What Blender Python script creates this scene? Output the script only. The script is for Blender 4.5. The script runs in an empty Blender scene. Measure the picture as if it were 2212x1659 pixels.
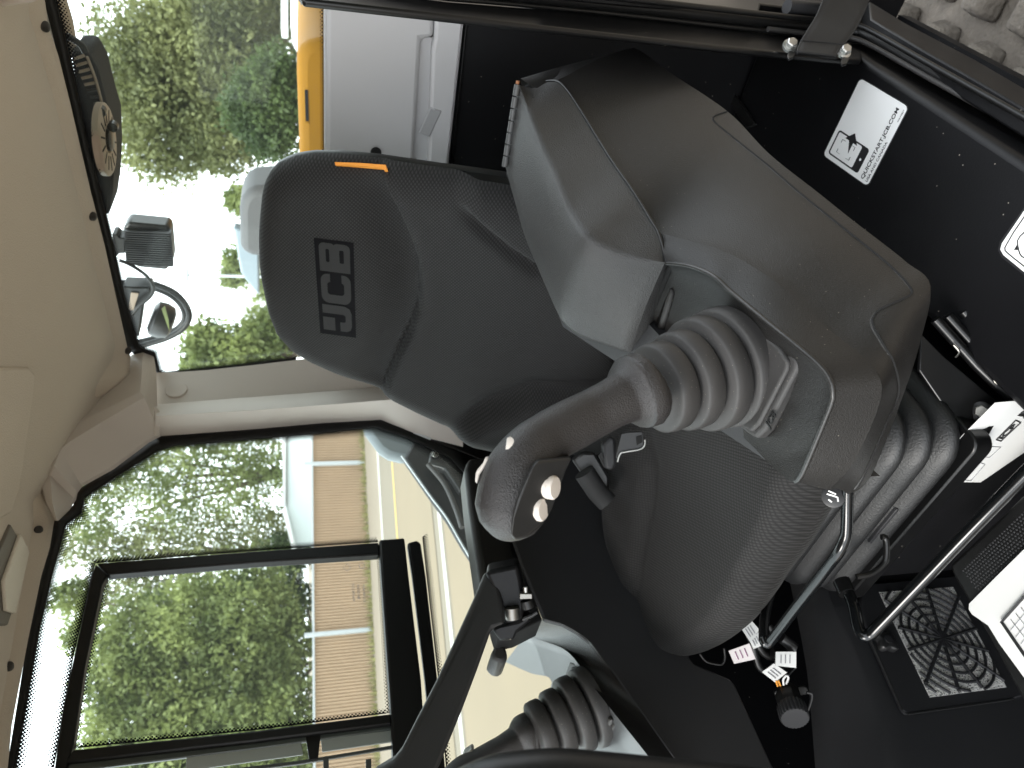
import bpy, bmesh, math, random
import numpy as np
from mathutils import Vector, Matrix
from mathutils.bvhtree import BVHTree

sc = bpy.context.scene
COL = sc.collection
random.seed(7); np.random.seed(7)

# ------------------------------------------------------------------ camera
HC = 1.90                       # camera height above the ground (m)
TAU = math.radians(16.0)        # looking down
FPX = 1580.0                    # focal length in pixels of a 2212 px wide picture
ct, st = math.cos(TAU), math.sin(TAU)
CAM = Vector((0, 0, HC))
cd = bpy.data.cameras.new('camera'); cam = bpy.data.objects.new('camera', cd); COL.objects.link(cam)
down = Vector((0, -st, -ct)); fwd = Vector((0, ct, -st))
m = Matrix.Identity(4)
for i, v in enumerate((down, Vector((1, 0, 0)), -fwd)):     # the picture was taken with the phone on its side
    for j in range(3): m[j][i] = v[j]
m.translation = CAM
cam.matrix_world = m
cd.sensor_width = 36; cd.lens = FPX * 36 / 2212
cd.clip_start = 0.02; cd.clip_end = 2000
cd.dof.use_dof = True; cd.dof.focus_distance = 0.85; cd.dof.aperture_fstop = 9.0
sc.camera = cam

# ------------------------------------------------------------------ light
w = bpy.data.worlds.new('World'); sc.world = w; w.use_nodes = True
nt = w.node_tree; nt.nodes.clear()
out = nt.nodes.new('ShaderNodeOutputWorld'); bg = nt.nodes.new('ShaderNodeBackground')
sky = nt.nodes.new('ShaderNodeTexSky'); sky.sky_type = 'NISHITA'; sky.sun_disc = False
SUN_EL, SUN_AZ = math.radians(42), math.radians(236)
sky.sun_elevation = SUN_EL; sky.sun_rotation = SUN_AZ
tc = nt.nodes.new('ShaderNodeTexCoord'); nz = nt.nodes.new('ShaderNodeTexNoise')
nz.inputs['Scale'].default_value = 2.2; nz.inputs['Detail'].default_value = 5
mp = nt.nodes.new('ShaderNodeMapping'); mp.inputs['Scale'].default_value = (1, 1, 2.5)
cr = nt.nodes.new('ShaderNodeValToRGB')
cr.color_ramp.elements[0].position = 0.35; cr.color_ramp.elements[0].color = (10.5, 11.2, 11.9, 1)
cr.color_ramp.elements[1].position = 0.65; cr.color_ramp.elements[1].color = (13.5, 13.9, 14.2, 1)
mx = nt.nodes.new('ShaderNodeMixRGB'); mx.inputs[0].default_value = 0.86
nt.links.new(tc.outputs['Generated'], mp.inputs[0]); nt.links.new(mp.outputs[0], nz.inputs['Vector'])
nt.links.new(nz.outputs[0], cr.inputs[0]); nt.links.new(sky.outputs[0], mx.inputs[1]); nt.links.new(cr.outputs[0], mx.inputs[2])
nt.links.new(mx.outputs[0], bg.inputs[0]); bg.inputs[1].default_value = 0.10
nt.links.new(bg.outputs[0], out.inputs[0])
sl = bpy.data.lights.new('sun', 'SUN'); sl.energy = 1.0; sl.angle = math.radians(20); sl.color = (1, 0.96, 0.9)
so = bpy.data.objects.new('sun', sl); COL.objects.link(so)
sdir = Vector((math.sin(SUN_AZ) * math.cos(SUN_EL), math.cos(SUN_AZ) * math.cos(SUN_EL), math.sin(SUN_EL)))
so.rotation_euler = sdir.to_track_quat('Z', 'Y').to_euler(); so.location = sdir * 30
sc.view_settings.view_transform = 'Standard'; sc.view_settings.look = 'None'
sc.view_settings.gamma = 1; sc.view_settings.use_curve_mapping = False
sc.view_settings.exposure = 1.85
sc.render.engine = 'CYCLES'
sc.render.resolution_x = 1024; sc.render.resolution_y = 768

# ------------------------------------------------------------------ frame of the cab
TH = math.radians(42)
R = Vector((-math.cos(TH), math.sin(TH), 0))        # machine right
B = Vector((math.sin(TH), math.cos(TH), 0))         # machine rear
Z = Vector((0, 0, 1))
def LB(L, b, z): return R * L + B * b + Z * z        # lateral, rearward, height
def ray(x, y):
    r = (829.5 - y) / FPX; dn = (x - 1106) / FPX
    return Vector((r, ct - dn * st, -st - dn * ct))
def W(x, y, d): return CAM + ray(x, y) * d
def PL(x, y, p0, n):
    v = ray(x, y); return CAM + v * ((p0 - CAM).dot(n) / v.dot(n))
def HZ(x, y, h): return PL(x, y, Vector((0, 0, HC - h)), Z)
def LT(x, y, L): return PL(x, y, R * L, R)
def BW(x, y, b): return PL(x, y, B * b, B)
def proj(P):
    q = P - CAM; d = q.dot(fwd)
    return 1106 + q.dot(down) / d * FPX, 829.5 - q.x / d * FPX
def interp(x, xs, ys): return float(np.interp(x, xs, ys))
def sstep(a): a = max(0, min(1, a)); return a * a * (3 - 2 * a)

# ------------------------------------------------------------------ materials
MAT = {}
def mk(name, col, rough=0.5, bump=None, metal=0, spec=0.5, var=None, speck=None, coat=0, sheen=0, bdist=0.001):
    if name in MAT: return MAT[name]
    mt = bpy.data.materials.new(name); mt.use_nodes = True
    t = mt.node_tree; p = t.nodes['Principled BSDF']
    p.inputs['Base Color'].default_value = (*col, 1); p.inputs['Roughness'].default_value = rough
    p.inputs['Metallic'].default_value = metal; p.inputs['Specular IOR Level'].default_value = spec
    p.inputs['Coat Weight'].default_value = coat; p.inputs['Sheen Weight'].default_value = sheen
    co = t.nodes.new('ShaderNodeTexCoord')
    src = None
    if var:                                   # (scale, amount) large soft variation
        n = t.nodes.new('ShaderNodeTexNoise'); n.inputs['Scale'].default_value = var[0]; n.inputs['Detail'].default_value = 4
        t.links.new(co.outputs['Object'], n.inputs['Vector'])
        mxn = t.nodes.new('ShaderNodeMixRGB')
        mxn.inputs[1].default_value = (*[c * (1 - var[1]) for c in col], 1); mxn.inputs[2].default_value = (*[min(1, c * (1 + var[1])) for c in col], 1)
        t.links.new(n.outputs[0], mxn.inputs[0]); src = mxn.outputs[0]
        rr = t.nodes.new('ShaderNodeMapRange'); rr.inputs[3].default_value = rough * 0.85; rr.inputs[4].default_value = min(1, rough * 1.15)
        t.links.new(n.outputs[0], rr.inputs[0]); t.links.new(rr.outputs[0], p.inputs['Roughness'])
    if speck:                                 # (scale, threshold, colour) dust specks
        v = t.nodes.new('ShaderNodeTexVoronoi'); v.inputs['Scale'].default_value = speck[0]
        t.links.new(co.outputs['Object'], v.inputs['Vector'])
        c2 = t.nodes.new('ShaderNodeMath'); c2.operation = 'LESS_THAN'; c2.inputs[1].default_value = speck[1]
        t.links.new(v.outputs['Distance'], c2.inputs[0])
        wn = t.nodes.new('ShaderNodeSeparateColor'); t.links.new(v.outputs['Color'], wn.inputs[0])
        c3 = t.nodes.new('ShaderNodeMath'); c3.operation = 'LESS_THAN'; c3.inputs[1].default_value = 0.35
        t.links.new(wn.outputs[0], c3.inputs[0])
        c4 = t.nodes.new('ShaderNodeMath'); c4.operation = 'MULTIPLY'
        t.links.new(c2.outputs[0], c4.inputs[0]); t.links.new(c3.outputs[0], c4.inputs[1])
        ms = t.nodes.new('ShaderNodeMixRGB'); ms.inputs[1].default_value = (*col, 1); ms.inputs[2].default_value = (*speck[2], 1)
        if src: t.links.new(src, ms.inputs[1])
        t.links.new(c4.outputs[0], ms.inputs[0]); src = ms.outputs[0]
    if src: t.links.new(src, p.inputs['Base Color'])
    if bump:
        n = t.nodes.new('ShaderNodeTexNoise'); n.inputs['Scale'].default_value = bump[0]; n.inputs['Detail'].default_value = 2
        t.links.new(co.outputs['Object'], n.inputs['Vector'])
        bp = t.nodes.new('ShaderNodeBump'); bp.inputs['Strength'].default_value = bump[1]; bp.inputs['Distance'].default_value = bdist
        t.links.new(n.outputs[0], bp.inputs['Height']); t.links.new(bp.outputs[0], p.inputs['Normal'])
    MAT[name] = mt; return mt

def mk_weave(name, col, pitch, strength, rough=0.8, bright=1.6, rows=False):
    mt = bpy.data.materials.new(name); mt.use_nodes = True; t = mt.node_tree; p = t.nodes['Principled BSDF']
    p.inputs['Roughness'].default_value = rough; p.inputs['Specular IOR Level'].default_value = 0.25
    p.inputs['Sheen Weight'].default_value = 0.03
    uv = t.nodes.new('ShaderNodeUVMap'); mpn = t.nodes.new('ShaderNodeMapping')
    mpn.inputs['Rotation'].default_value = (0, 0, math.radians(38)); s = 1 / pitch
    mpn.inputs['Scale'].default_value = (s, s, s)
    t.links.new(uv.outputs[0], mpn.inputs[0])
    sx = t.nodes.new('ShaderNodeSeparateXYZ'); t.links.new(mpn.outputs[0], sx.inputs[0])
    def sn(o):
        a = t.nodes.new('ShaderNodeMath'); a.operation = 'MULTIPLY'; a.inputs[1].default_value = math.pi; t.links.new(o, a.inputs[0])
        b2 = t.nodes.new('ShaderNodeMath'); b2.operation = 'SINE'; t.links.new(a.outputs[0], b2.inputs[0])
        c = t.nodes.new('ShaderNodeMath'); c.operation = 'ABSOLUTE'; t.links.new(b2.outputs[0], c.inputs[0]); return c.outputs[0]
    ml = t.nodes.new('ShaderNodeMath'); ml.operation = 'MULTIPLY'; t.links.new(sn(sx.outputs[0]), ml.inputs[0]); t.links.new(sn(sx.outputs[1]), ml.inputs[1])
    c1 = t.nodes.new('ShaderNodeMixRGB'); c1.inputs[1].default_value = (*[c * 0.62 for c in col], 1); c1.inputs[2].default_value = (*[c * bright for c in col], 1)
    t.links.new(ml.outputs[0], c1.inputs[0]); t.links.new(c1.outputs[0], p.inputs['Base Color'])
    bp = t.nodes.new('ShaderNodeBump'); bp.inputs['Strength'].default_value = strength; bp.inputs['Distance'].default_value = 0.0006
    t.links.new(ml.outputs[0], bp.inputs['Height']); t.links.new(bp.outputs[0], p.inputs['Normal'])
    MAT[name] = mt; return mt

def mk_glass(name, tint=(0.93, 0.97, 0.95)):
    mt = bpy.data.materials.new(name); mt.use_nodes = True; t = mt.node_tree; t.nodes.clear()
    o = t.nodes.new('ShaderNodeOutputMaterial'); tr = t.nodes.new('ShaderNodeBsdfTransparent'); gl = t.nodes.new('ShaderNodeBsdfGlossy')
    tr.inputs[0].default_value = (*tint, 1); gl.inputs['Roughness'].default_value = 0.02
    fr = t.nodes.new('ShaderNodeFresnel'); fr.inputs[0].default_value = 1.16
    mxs = t.nodes.new('ShaderNodeMixShader'); t.links.new(fr.outputs[0], mxs.inputs[0]); t.links.new(tr.outputs[0], mxs.inputs[1]); t.links.new(gl.outputs[0], mxs.inputs[2])
    tl = t.nodes.new('ShaderNodeBsdfTranslucent'); tl.inputs[0].default_value = (0.85, 0.9, 0.88, 1)
    mx2 = t.nodes.new('ShaderNodeMixShader'); mx2.inputs[0].default_value = 0.008
    t.links.new(mxs.outputs[0], mx2.inputs[1]); t.links.new(tl.outputs[0], mx2.inputs[2])
    t.links.new(mx2.outputs[0], o.inputs[0]); MAT[name] = mt; return mt

def mk_frit(name):
    """ceramic dots printed on the glass: UV.x along the edge, UV.y across, in dot pitches; V in the vertex UV2 runs 0..1"""
    mt = bpy.data.materials.new(name); mt.use_nodes = True; t = mt.node_tree; t.nodes.clear()
    o = t.nodes.new('ShaderNodeOutputMaterial'); tr = t.nodes.new('ShaderNodeBsdfTransparent'); df = t.nodes.new('ShaderNodeBsdfDiffuse')
    df.inputs[0].default_value = (0.01, 0.01, 0.011, 1)
    uv = t.nodes.new('ShaderNodeUVMap'); uv.uv_map = 'UVMap'; uv2 = t.nodes.new('ShaderNodeUVMap'); uv2.uv_map = 'across'
    mpn = t.nodes.new('ShaderNodeMapping'); mpn.inputs['Rotation'].default_value = (0, 0, math.radians(45)); t.links.new(uv.outputs[0], mpn.inputs[0])
    fr = t.nodes.new('ShaderNodeVectorMath'); fr.operation = 'FRACTION'; t.links.new(mpn.outputs[0], fr.inputs[0])
    sb = t.nodes.new('ShaderNodeVectorMath'); sb.operation = 'SUBTRACT'; sb.inputs[1].default_value = (0.5, 0.5, 0); t.links.new(fr.outputs[0], sb.inputs[0])
    ln = t.nodes.new('ShaderNodeVectorMath'); ln.operation = 'LENGTH'; t.links.new(sb.outputs[0], ln.inputs[0])
    sx = t.nodes.new('ShaderNodeSeparateXYZ'); t.links.new(uv2.outputs[0], sx.inputs[0])
    mr = t.nodes.new('ShaderNodeMapRange'); mr.inputs[3].default_value = 0.64; mr.inputs[4].default_value = 0.22; t.links.new(sx.outputs[1], mr.inputs[0])
    lt = t.nodes.new('ShaderNodeMath'); lt.operation = 'LESS_THAN'; t.links.new(ln.outputs['Value'], lt.inputs[0]); t.links.new(mr.outputs[0], lt.inputs[1])
    mxs = t.nodes.new('ShaderNodeMixShader'); t.links.new(lt.outputs[0], mxs.inputs[0]); t.links.new(tr.outputs[0], mxs.inputs[1]); t.links.new(df.outputs[0], mxs.inputs[2])
    t.links.new(mxs.outputs[0], o.inputs[0]); MAT[name] = mt; return mt

def mk_leaf(name, c1, c2):
    mt = bpy.data.materials.new(name); mt.use_nodes = True; t = mt.node_tree; p = t.nodes['Principled BSDF']
    p.inputs['Roughness'].default_value = 0.6
    co = t.nodes.new('ShaderNodeTexCoord'); n = t.nodes.new('ShaderNodeTexNoise'); n.inputs['Scale'].default_value = 0.9; n.inputs['Detail'].default_value = 6
    t.links.new(co.outputs['Object'], n.inputs['Vector'])
    r = t.nodes.new('ShaderNodeValToRGB'); r.color_ramp.elements[0].position = 0.35; r.color_ramp.elements[1].position = 0.68
    r.color_ramp.elements[0].color = (*c1, 1); r.color_ramp.elements[1].color = (*c2, 1)
    t.links.new(n.outputs[0], r.inputs[0]); t.links.new(r.outputs[0], p.inputs['Base Color'])
    tl = t.nodes.new('ShaderNodeBsdfTranslucent'); t.links.new(r.outputs[0], tl.inputs[0])
    mxs = t.nodes.new('ShaderNodeMixShader'); mxs.inputs[0].default_value = 0.45
    t.links.new(p.outputs[0], mxs.inputs[1]); t.links.new(tl.outputs[0], mxs.inputs[2])
    t.links.new(mxs.outputs[0], t.nodes['Material Output'].inputs[0]); MAT[name] = mt; return mt

def mk_ground(name):
    mt = mk(name, (0.20, 0.165, 0.125), 0.95, (60, 0.5), var=(0.35, 0.25), bdist=0.01); return mt

plastic = mk('console_plastic', (0.0135, 0.0128, 0.0122), 0.40, (850, 0.7), var=(5, 0.25), speck=(140, 0.07, (0.16, 0.145, 0.12)), bdist=0.0007, spec=0.38)
plastic_soft = mk('armrest_skin', (0.040, 0.0395, 0.039), 0.42, (700, 0.9), var=(9, 0.3), bdist=0.0010, spec=0.42)
plastic_blk = mk('black_plastic', (0.024, 0.024, 0.0255), 0.5, (500, 0.25), var=(6, 0.2), speck=(160, 0.035, (0.2, 0.19, 0.17)), bdist=0.0006, spec=0.3)
rubber = mk('boot_rubber', (0.034, 0.0322, 0.0312), 0.55, (300, 0.2), var=(14, 0.35), speck=(300, 0.13, (0.13, 0.115, 0.095)), bdist=0.0008, spec=0.4)
grip = mk('grip_leather', (0.026, 0.0238, 0.0235), 0.42, (750, 0.8), var=(10, 0.12), bdist=0.0011, spec=0.45)
gripsm = mk('grip_smooth', (0.013, 0.013, 0.013), 0.42, (200, 0.05), var=(15, 0.15))
steel_blk = mk('black_painted_steel', (0.005, 0.005, 0.0052), 0.3, (30, 0.05), var=(8, 0.3), speck=(50, 0.05, (0.2, 0.18, 0.15)), spec=0.35)
floor_blk = mk('floor_plastic', (0.0045, 0.0045, 0.0052), 0.45, (300, 0.15), var=(7, 0.3), speck=(60, 0.06, (0.22, 0.2, 0.17)), spec=0.22)
rod_blk = mk('rod_gloss_black', (0.004, 0.0045, 0.005), 0.16, (40, 0.02), var=(20, 0.2), spec=0.4)
zinc = mk('zinc_plated_steel', (0.55, 0.55, 0.53), 0.45, (200, 0.1), metal=1)
darksteel = mk('dull_steel', (0.25, 0.24, 0.22), 0.45, (200, 0.2), metal=1)
seal_blk = mk('seal_rubber', (0.006, 0.006, 0.006), 0.4, (120, 0.12), var=(14, 0.3), speck=(200, 0.05, (0.22, 0.19, 0.15)), spec=0.35)
frame_blk = mk('frame_black', (0.005, 0.005, 0.005), 0.5, (400, 0.1), spec=0.3)
trim = mk('trim_taupe', (0.52, 0.475, 0.43), 0.55, (900, 0.12), var=(3, 0.05), bdist=0.0005)
panel_grey = mk('panel_grey', (0.47, 0.465, 0.47), 0.5, (900, 0.15), var=(4, 0.05), bdist=0.0005)
liner = mk('headliner_fabric', (0.50, 0.44, 0.36), 0.95, (420, 1.0), var=(3, 0.05), spec=0.1, sheen=0.2)
screw_m = mk('screw_brown', (0.03, 0.026, 0.022), 0.4, (200, 0.1))
lensm = mk('lamp_lens', (0.62, 0.58, 0.5), 0.2, (500, 0.5))
yellow = mk('yellow_paint', (0.29, 0.13, 0.001), 0.65, (200, 0.05), var=(5, 0.1), spec=0.2)
white_p = mk('white_print', (0.78, 0.78, 0.77), 0.35, (300, 0.03))
paper = mk('paper_white', (0.58, 0.58, 0.565), 0.7, (60, 0.1), var=(8, 0.04))
ink = mk('ink_black', (0.012, 0.012, 0.013), 0.5)
ink_grey = mk('ink_grey', (0.25, 0.25, 0.26), 0.5)
button = mk('button_cream', (0.70, 0.64, 0.58), 0.4, (200, 0.05))
orange = mk('tag_orange', (0.85, 0.32, 0.04), 0.6, (200, 0.1))
webbing = mk('strap_webbing', (0.010, 0.010, 0.0105), 0.75, (1200, 0.8), var=(30, 0.2))
shellm = mk('seat_shell', (0.016, 0.016, 0.0165), 0.35, (400, 0.15))
logo_dk = mk('logo_dark', (0.0052, 0.0048, 0.0058), 0.7, (500, 0.1), spec=0.08)
hole = mk('hole_dark', (0.004, 0.004, 0.004), 0.9)
wire_o = mk('wire_orange', (0.7, 0.3, 0.05), 0.5)
bark = mk('bark', (0.09, 0.07, 0.05), 0.95, (20, 0.8), bdist=0.02)
fence_m = mk('fence_sheet', (0.46, 0.335, 0.225), 0.6, (3, 0.1), var=(1.2, 0.12))
galv = mk('galvanised', (0.42, 0.45, 0.47), 0.5, (20, 0.1))
ground_m = mk_ground('sandy_ground')
asphalt = mk('asphalt_pale', (0.165, 0.14, 0.105), 0.95, (40, 0.4), var=(0.6, 0.15), bdist=0.005)
concrete = mk('concrete_pale', (0.185, 0.145, 0.095), 0.95, (30, 0.3), var=(0.8, 0.12), bdist=0.004)
line_w = mk('line_white', (0.42, 0.41, 0.37), 0.8, (40, 0.2)); line_y = mk('line_yellow', (0.42, 0.29, 0.09), 0.8, (40, 0.2))
bwall = mk('building_pale', (0.60, 0.66, 0.66), 0.7, (8, 0.1), var=(0.7, 0.06)); roofm = mk('roof_pale', (0.55, 0.56, 0.56), 0.7, (8, 0.2))
mud = mk('track_mud', (0.12, 0.104, 0.086), 0.9, (70, 1.0), var=(28, 0.5), bdist=0.006)
grass_m = mk('dry_grass', (0.20, 0.19, 0.07), 0.9, (5, 0.1), var=(0.8, 0.4))
tan_m = mk('tan_plastic', (0.30, 0.235, 0.18), 0.55, (200, 0.2), var=(10, 0.1))
filterm = mk('filter_foam', (0.80, 0.78, 0.74), 0.9, (420, 1.0), speck=(420, 0.45, (0.05, 0.05, 0.05)), bdist=0.004)
seatfab = mk_weave('seat_fabric', (0.0175, 0.017, 0.0168), 0.0042, 0.7, bright=2.3)
seatfab2 = mk_weave('seat_fabric_cushion', (0.0105, 0.0102, 0.010), 0.0040, 0.8, bright=2.2)
glass = mk_glass('window_glass'); frit = mk_frit('frit_dots')
leafA = mk_leaf('leaf_bright', (0.10, 0.135, 0.04), (0.32, 0.37, 0.13))
leafB = mk_leaf('leaf_olive', (0.11, 0.13, 0.05), (0.31, 0.33, 0.14))
leafC = mk_leaf('leaf_dark', (0.04, 0.07, 0.025), (0.12, 0.17, 0.05))

# ------------------------------------------------------------------ mesh helpers
def tag(o, label=None, cat=None, group=None, kind=None):
    if label: o['label'] = label
    if cat: o['category'] = cat
    if group: o['group'] = group
    if kind: o['kind'] = kind
    return o
def thing(name, loc, label, cat, group=None):
    o = bpy.data.objects.new(name, None); COL.objects.link(o); o.location = loc; o.empty_display_size = 0.05
    return tag(o, label, cat, group)
def wloc(o):
    v = Vector(o.location)
    while o.parent: o = o.parent; v += Vector(o.location)
    return v
def obj(name, verts, faces, mat, parent=None, smooth=35, bevel=0, bseg=2, uv=None):
    vs = [Vector(v) for v in verts]
    c = sum(vs, Vector()) / len(vs)
    me = bpy.data.meshes.new(name); me.from_pydata([tuple(v - c) for v in vs], [], faces); me.update()
    if uv is not None:
        ul = me.uv_layers.new(name='UVMap')
        for lp in me.loops: ul.data[lp.index].uv = uv[lp.vertex_index]
    me.validate()
    bm = bmesh.new(); bm.from_mesh(me); bmesh.ops.recalc_face_normals(bm, faces=bm.faces); bm.to_mesh(me); bm.free()
    me.materials.append(mat)
    if smooth:
        for p in me.polygons: p.use_smooth = True
        me.set_sharp_from_angle(angle=math.radians(smooth))
    o = bpy.data.objects.new(name, me); COL.objects.link(o)
    o.location = c
    if parent: o.parent = parent; o.location = c - wloc(parent)
    if bevel:
        b = o.modifiers.new('bevel', 'BEVEL'); b.width = bevel; b.segments = bseg; b.limit_method = 'ANGLE'; b.angle_limit = math.radians(30)
        b.harden_normals = False
    return o
def slab(name, pts, off, mat, parent=None, bevel=0, bseg=2, smooth=35):
    n = len(pts); off = Vector(off)
    v = [Vector(p) for p in pts] + [Vector(p) + off for p in pts]
    f = [list(range(n)), list(range(2 * n - 1, n - 1, -1))] + [[i, (i + 1) % n, n + (i + 1) % n, n + i] for i in range(n)]
    return obj(name, v, f, mat, parent, smooth, bevel, bseg)
def box(name, c, ax, half, mat, parent=None, bevel=0, bseg=2):
    a, b, d = [Vector(x).normalized() * h for x, h in zip(ax, half)]
    c = Vector(c)
    return slab(name, [c - a - b - d, c + a - b - d, c + a + b - d, c - a + b - d], d * 2, mat, parent, bevel, bseg)
def catmull(pts, n, closed=False):
    P = [Vector(p) for p in pts]; o = []
    N = len(P); rng = N if closed else N - 1
    for i in range(rng):
        if closed: a, b, c, d = P[i - 1], P[i], P[(i + 1) % N], P[(i + 2) % N]
        else: a, b, c, d = P[max(0, i - 1)], P[i], P[i + 1], P[min(N - 1, i + 2)]
        for k in range(n):
            t = k / n
            o.append(0.5 * ((2 * b) + (c - a) * t + (2 * a - 5 * b + 4 * c - d) * t * t + (3 * b - a - 3 * c + d) * t ** 3))
    if not closed: o.append(P[-1])
    return o
def tube(name, pts, rad, mat, parent=None, seg=12, n=0, closed=False, flat=1.0, up=None):
    if n: pts = catmull(pts, n, closed)
    pts = [Vector(p) for p in pts]; N = len(pts)
    rr = rad if isinstance(rad, (list, tuple)) else None
    verts = []; prev = None
    for i, p in enumerate(pts):
        if closed: t = pts[(i + 1) % N] - pts[i - 1]
        else: t = pts[min(N - 1, i + 1)] - pts[max(0, i - 1)]
        t.normalize()
        if prev is None:
            a = Vector(up) if up else (Vector((0, 0, 1)) if abs(t.z) < 0.9 else Vector((1, 0, 0)))
            a = (a - t * a.dot(t)).normalized()
        else: a = (prev - t * prev.dot(t)).normalized()
        prev = a; b = t.cross(a)
        r = float(np.interp(i / (N - 1), np.linspace(0, 1, len(rr)), rr)) if rr else rad
        for k in range(seg):
            an = 2 * math.pi * k / seg
            verts.append(p + a * math.cos(an) * r + b * math.sin(an) * r * flat)
    faces = []
    for i in range(N if closed else N - 1):
        for k in range(seg):
            j = (i + 1) % N
            faces.append([i * seg + k, i * seg + (k + 1) % seg, j * seg + (k + 1) % seg, j * seg + k])
    if not closed: faces += [list(range(seg))[::-1], [(N - 1) * seg + k for k in range(seg)]]
    return obj(name, verts, faces, mat, parent, 50)
def lathe(name, prof, base, axis, mat, parent=None, seg=40, smooth=40):
    ax = Vector(axis).normalized(); a = ax.orthogonal().normalized(); b = ax.cross(a); base = Vector(base)
    v = []; f = []
    for r, h in prof:
        for k in range(seg):
            an = 2 * math.pi * k / seg; v.append(base + ax * h + (a * math.cos(an) + b * math.sin(an)) * r)
    for i in range(len(prof) - 1):
        for k in range(seg): f.append([i * seg + k, i * seg + (k + 1) % seg, (i + 1) * seg + (k + 1) % seg, (i + 1) * seg + k])
    f += [list(range(seg))[::-1], [(len(prof) - 1) * seg + k for k in range(seg)]]
    return obj(name, v, f, mat, parent, smooth)
def loft(name, rows, mat, parent=None, smooth=35, closed=False, caps=False, thick=0, bevel=0):
    n = len(rows[0]); v = [p for r in rows for p in r]; f = []
    for i in range(len(rows) - 1):
        for k in range(n if closed else n - 1): f.append([i * n + k, i * n + (k + 1) % n, (i + 1) * n + (k + 1) % n, (i + 1) * n + k])
    if caps: f += [list(range(n))[::-1], [(len(rows) - 1) * n + k for k in range(n)]]
    o = obj(name, v, f, mat, parent, smooth, bevel)
    if thick:
        s = o.modifiers.new('thick', 'SOLIDIFY'); s.thickness = thick; s.offset = -1
    return o
def resample(pts, n):
    P = [Vector(p) for p in pts]; L = [0]
    for i in range(1, len(P)): L.append(L[-1] + (P[i] - P[i - 1]).length)
    o = []
    for k in range(n):
        s = L[-1] * k / (n - 1); i = 1
        while i < len(P) - 1 and L[i] < s: i += 1
        t = (s - L[i - 1]) / max(1e-9, L[i] - L[i - 1]); o.append(P[i - 1].lerp(P[i], min(1, max(0, t))))
    return o
def bvh(o):
    me = o.data; mw = Matrix.Translation(wloc(o))
    return BVHTree.FromPolygons([mw @ v.co for v in me.vertices], [tuple(p.vertices) for p in me.polygons])
def hit(tree, x, y, off=0.001, alt=1.0):
    d = ray(x, y).normalized(); loc, nrm, _, _ = tree.ray_cast(CAM, d)
    if loc is None: return W(x, y, alt)
    if nrm.dot(d) > 0: nrm = -nrm
    return loc + nrm * off
def text(name, s, size, origin, xd, yd, mat, parent, extr=0.0002, bold=0.0, align='LEFT', sx=1.0, fit=0):
    cu = bpy.data.curves.new(name, 'FONT'); cu.body = s; cu.size = size; cu.extrude = extr; cu.offset = bold; cu.align_x = align
    t = bpy.data.objects.new(name, cu); COL.objects.link(t)
    bpy.context.view_layer.update()
    me = bpy.data.meshes.new_from_object(t.evaluated_get(bpy.context.evaluated_depsgraph_get()))
    COL.objects.unlink(t); bpy.data.objects.remove(t)
    if fit: sx = fit / max(v.co.x for v in me.vertices)
    xd = Vector(xd).normalized(); yd = Vector(yd); yd = (yd - xd * yd.dot(xd)).normalized(); zd = xd.cross(yd)
    vs = [Vector(origin) + xd * (v.co.x * sx) + yd * v.co.y + zd * v.co.z for v in me.vertices]
    fs = [list(p.vertices) for p in me.polygons]
    return obj(name, vs, fs, mat, parent, 0)
def YW(x, y, Y): return PL(x, y, Vector((0, Y, 0)), Vector((0, 1, 0)))
def sdist(t, n): return [k * t / (n - 1) for k in range(n)]

# ================================================================== SETTING OUTSIDE
gr = obj('ground', [(-150, -60, 0), (150, -60, 0), (150, 260, 0), (-150, 260, 0)], [[0, 1, 2, 3]], ground_m, None, 0); tag(gr, kind='structure')
f0, f1 = HZ(787, 1000, HC), HZ(813, 1540, HC)
fu = (f1 - f0).normalized(); fn = Vector((fu.y, -fu.x, 0))
if fn.dot(CAM - f0) < 0: fn = -fn
def foff(x, y): return (HZ(x, y, HC) - f0).dot(fn)
def strip(name, o0, o1, z, mat, parent=None):
    a, b2 = f0 + fu * 45, f0 - fu * 45
    pts = [a + fn * o0, b2 + fn * o0, b2 + fn * o1, a + fn * o1]
    return obj(name, [(p.x, p.y, z) for p in pts], [[0, 1, 2, 3]], mat, parent, 0)
o_asp0, o_asp1 = foff(815, 1004), foff(944, 1004)
rd = tag(strip('road', o_asp0, o_asp1, 0.004, asphalt), kind='structure')
strip('road_line', o_asp0 + 0.1, o_asp0 + 0.45, 0.008, line_w, rd)
oy = foff(848, 1004); strip('road_line', oy - 0.12, oy + 0.12, 0.008, line_y, rd)
ow = foff(938, 1004); strip('road_line', ow - 0.1, ow + 0.12, 0.008, line_w, rd)
cc = tag(strip('pavement', foff(853, 1004), foff(925, 1004), 0.0125, concrete), kind='structure')
yd = tag(strip('yard', o_asp1 + 0.05, o_asp1 + 4.2, 0.006, concrete), kind='structure')
# dry grass along the fence foot
gv, gf = [], []
for i in range(2600):
    p = f0 + fu * random.uniform(-16, 12) + fn * random.uniform(0.02, 0.5) ** 1.0
    h = random.uniform(0.05, 0.28); a = random.uniform(0, 6.28); wd = 0.02
    d = Vector((math.cos(a), math.sin(a), 0)) * wd; k = len(gv)
    gv += [p - d, p + d, p + Vector((random.uniform(-.06, .06), random.uniform(-.06, .06), h))]; gf.append([k, k + 1, k + 2])
tag(obj('grass_fringe', gv, gf, grass_m, None, 0), 'dry grass and weeds along the foot of the tan fence', 'grass', kind='stuff')
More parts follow.
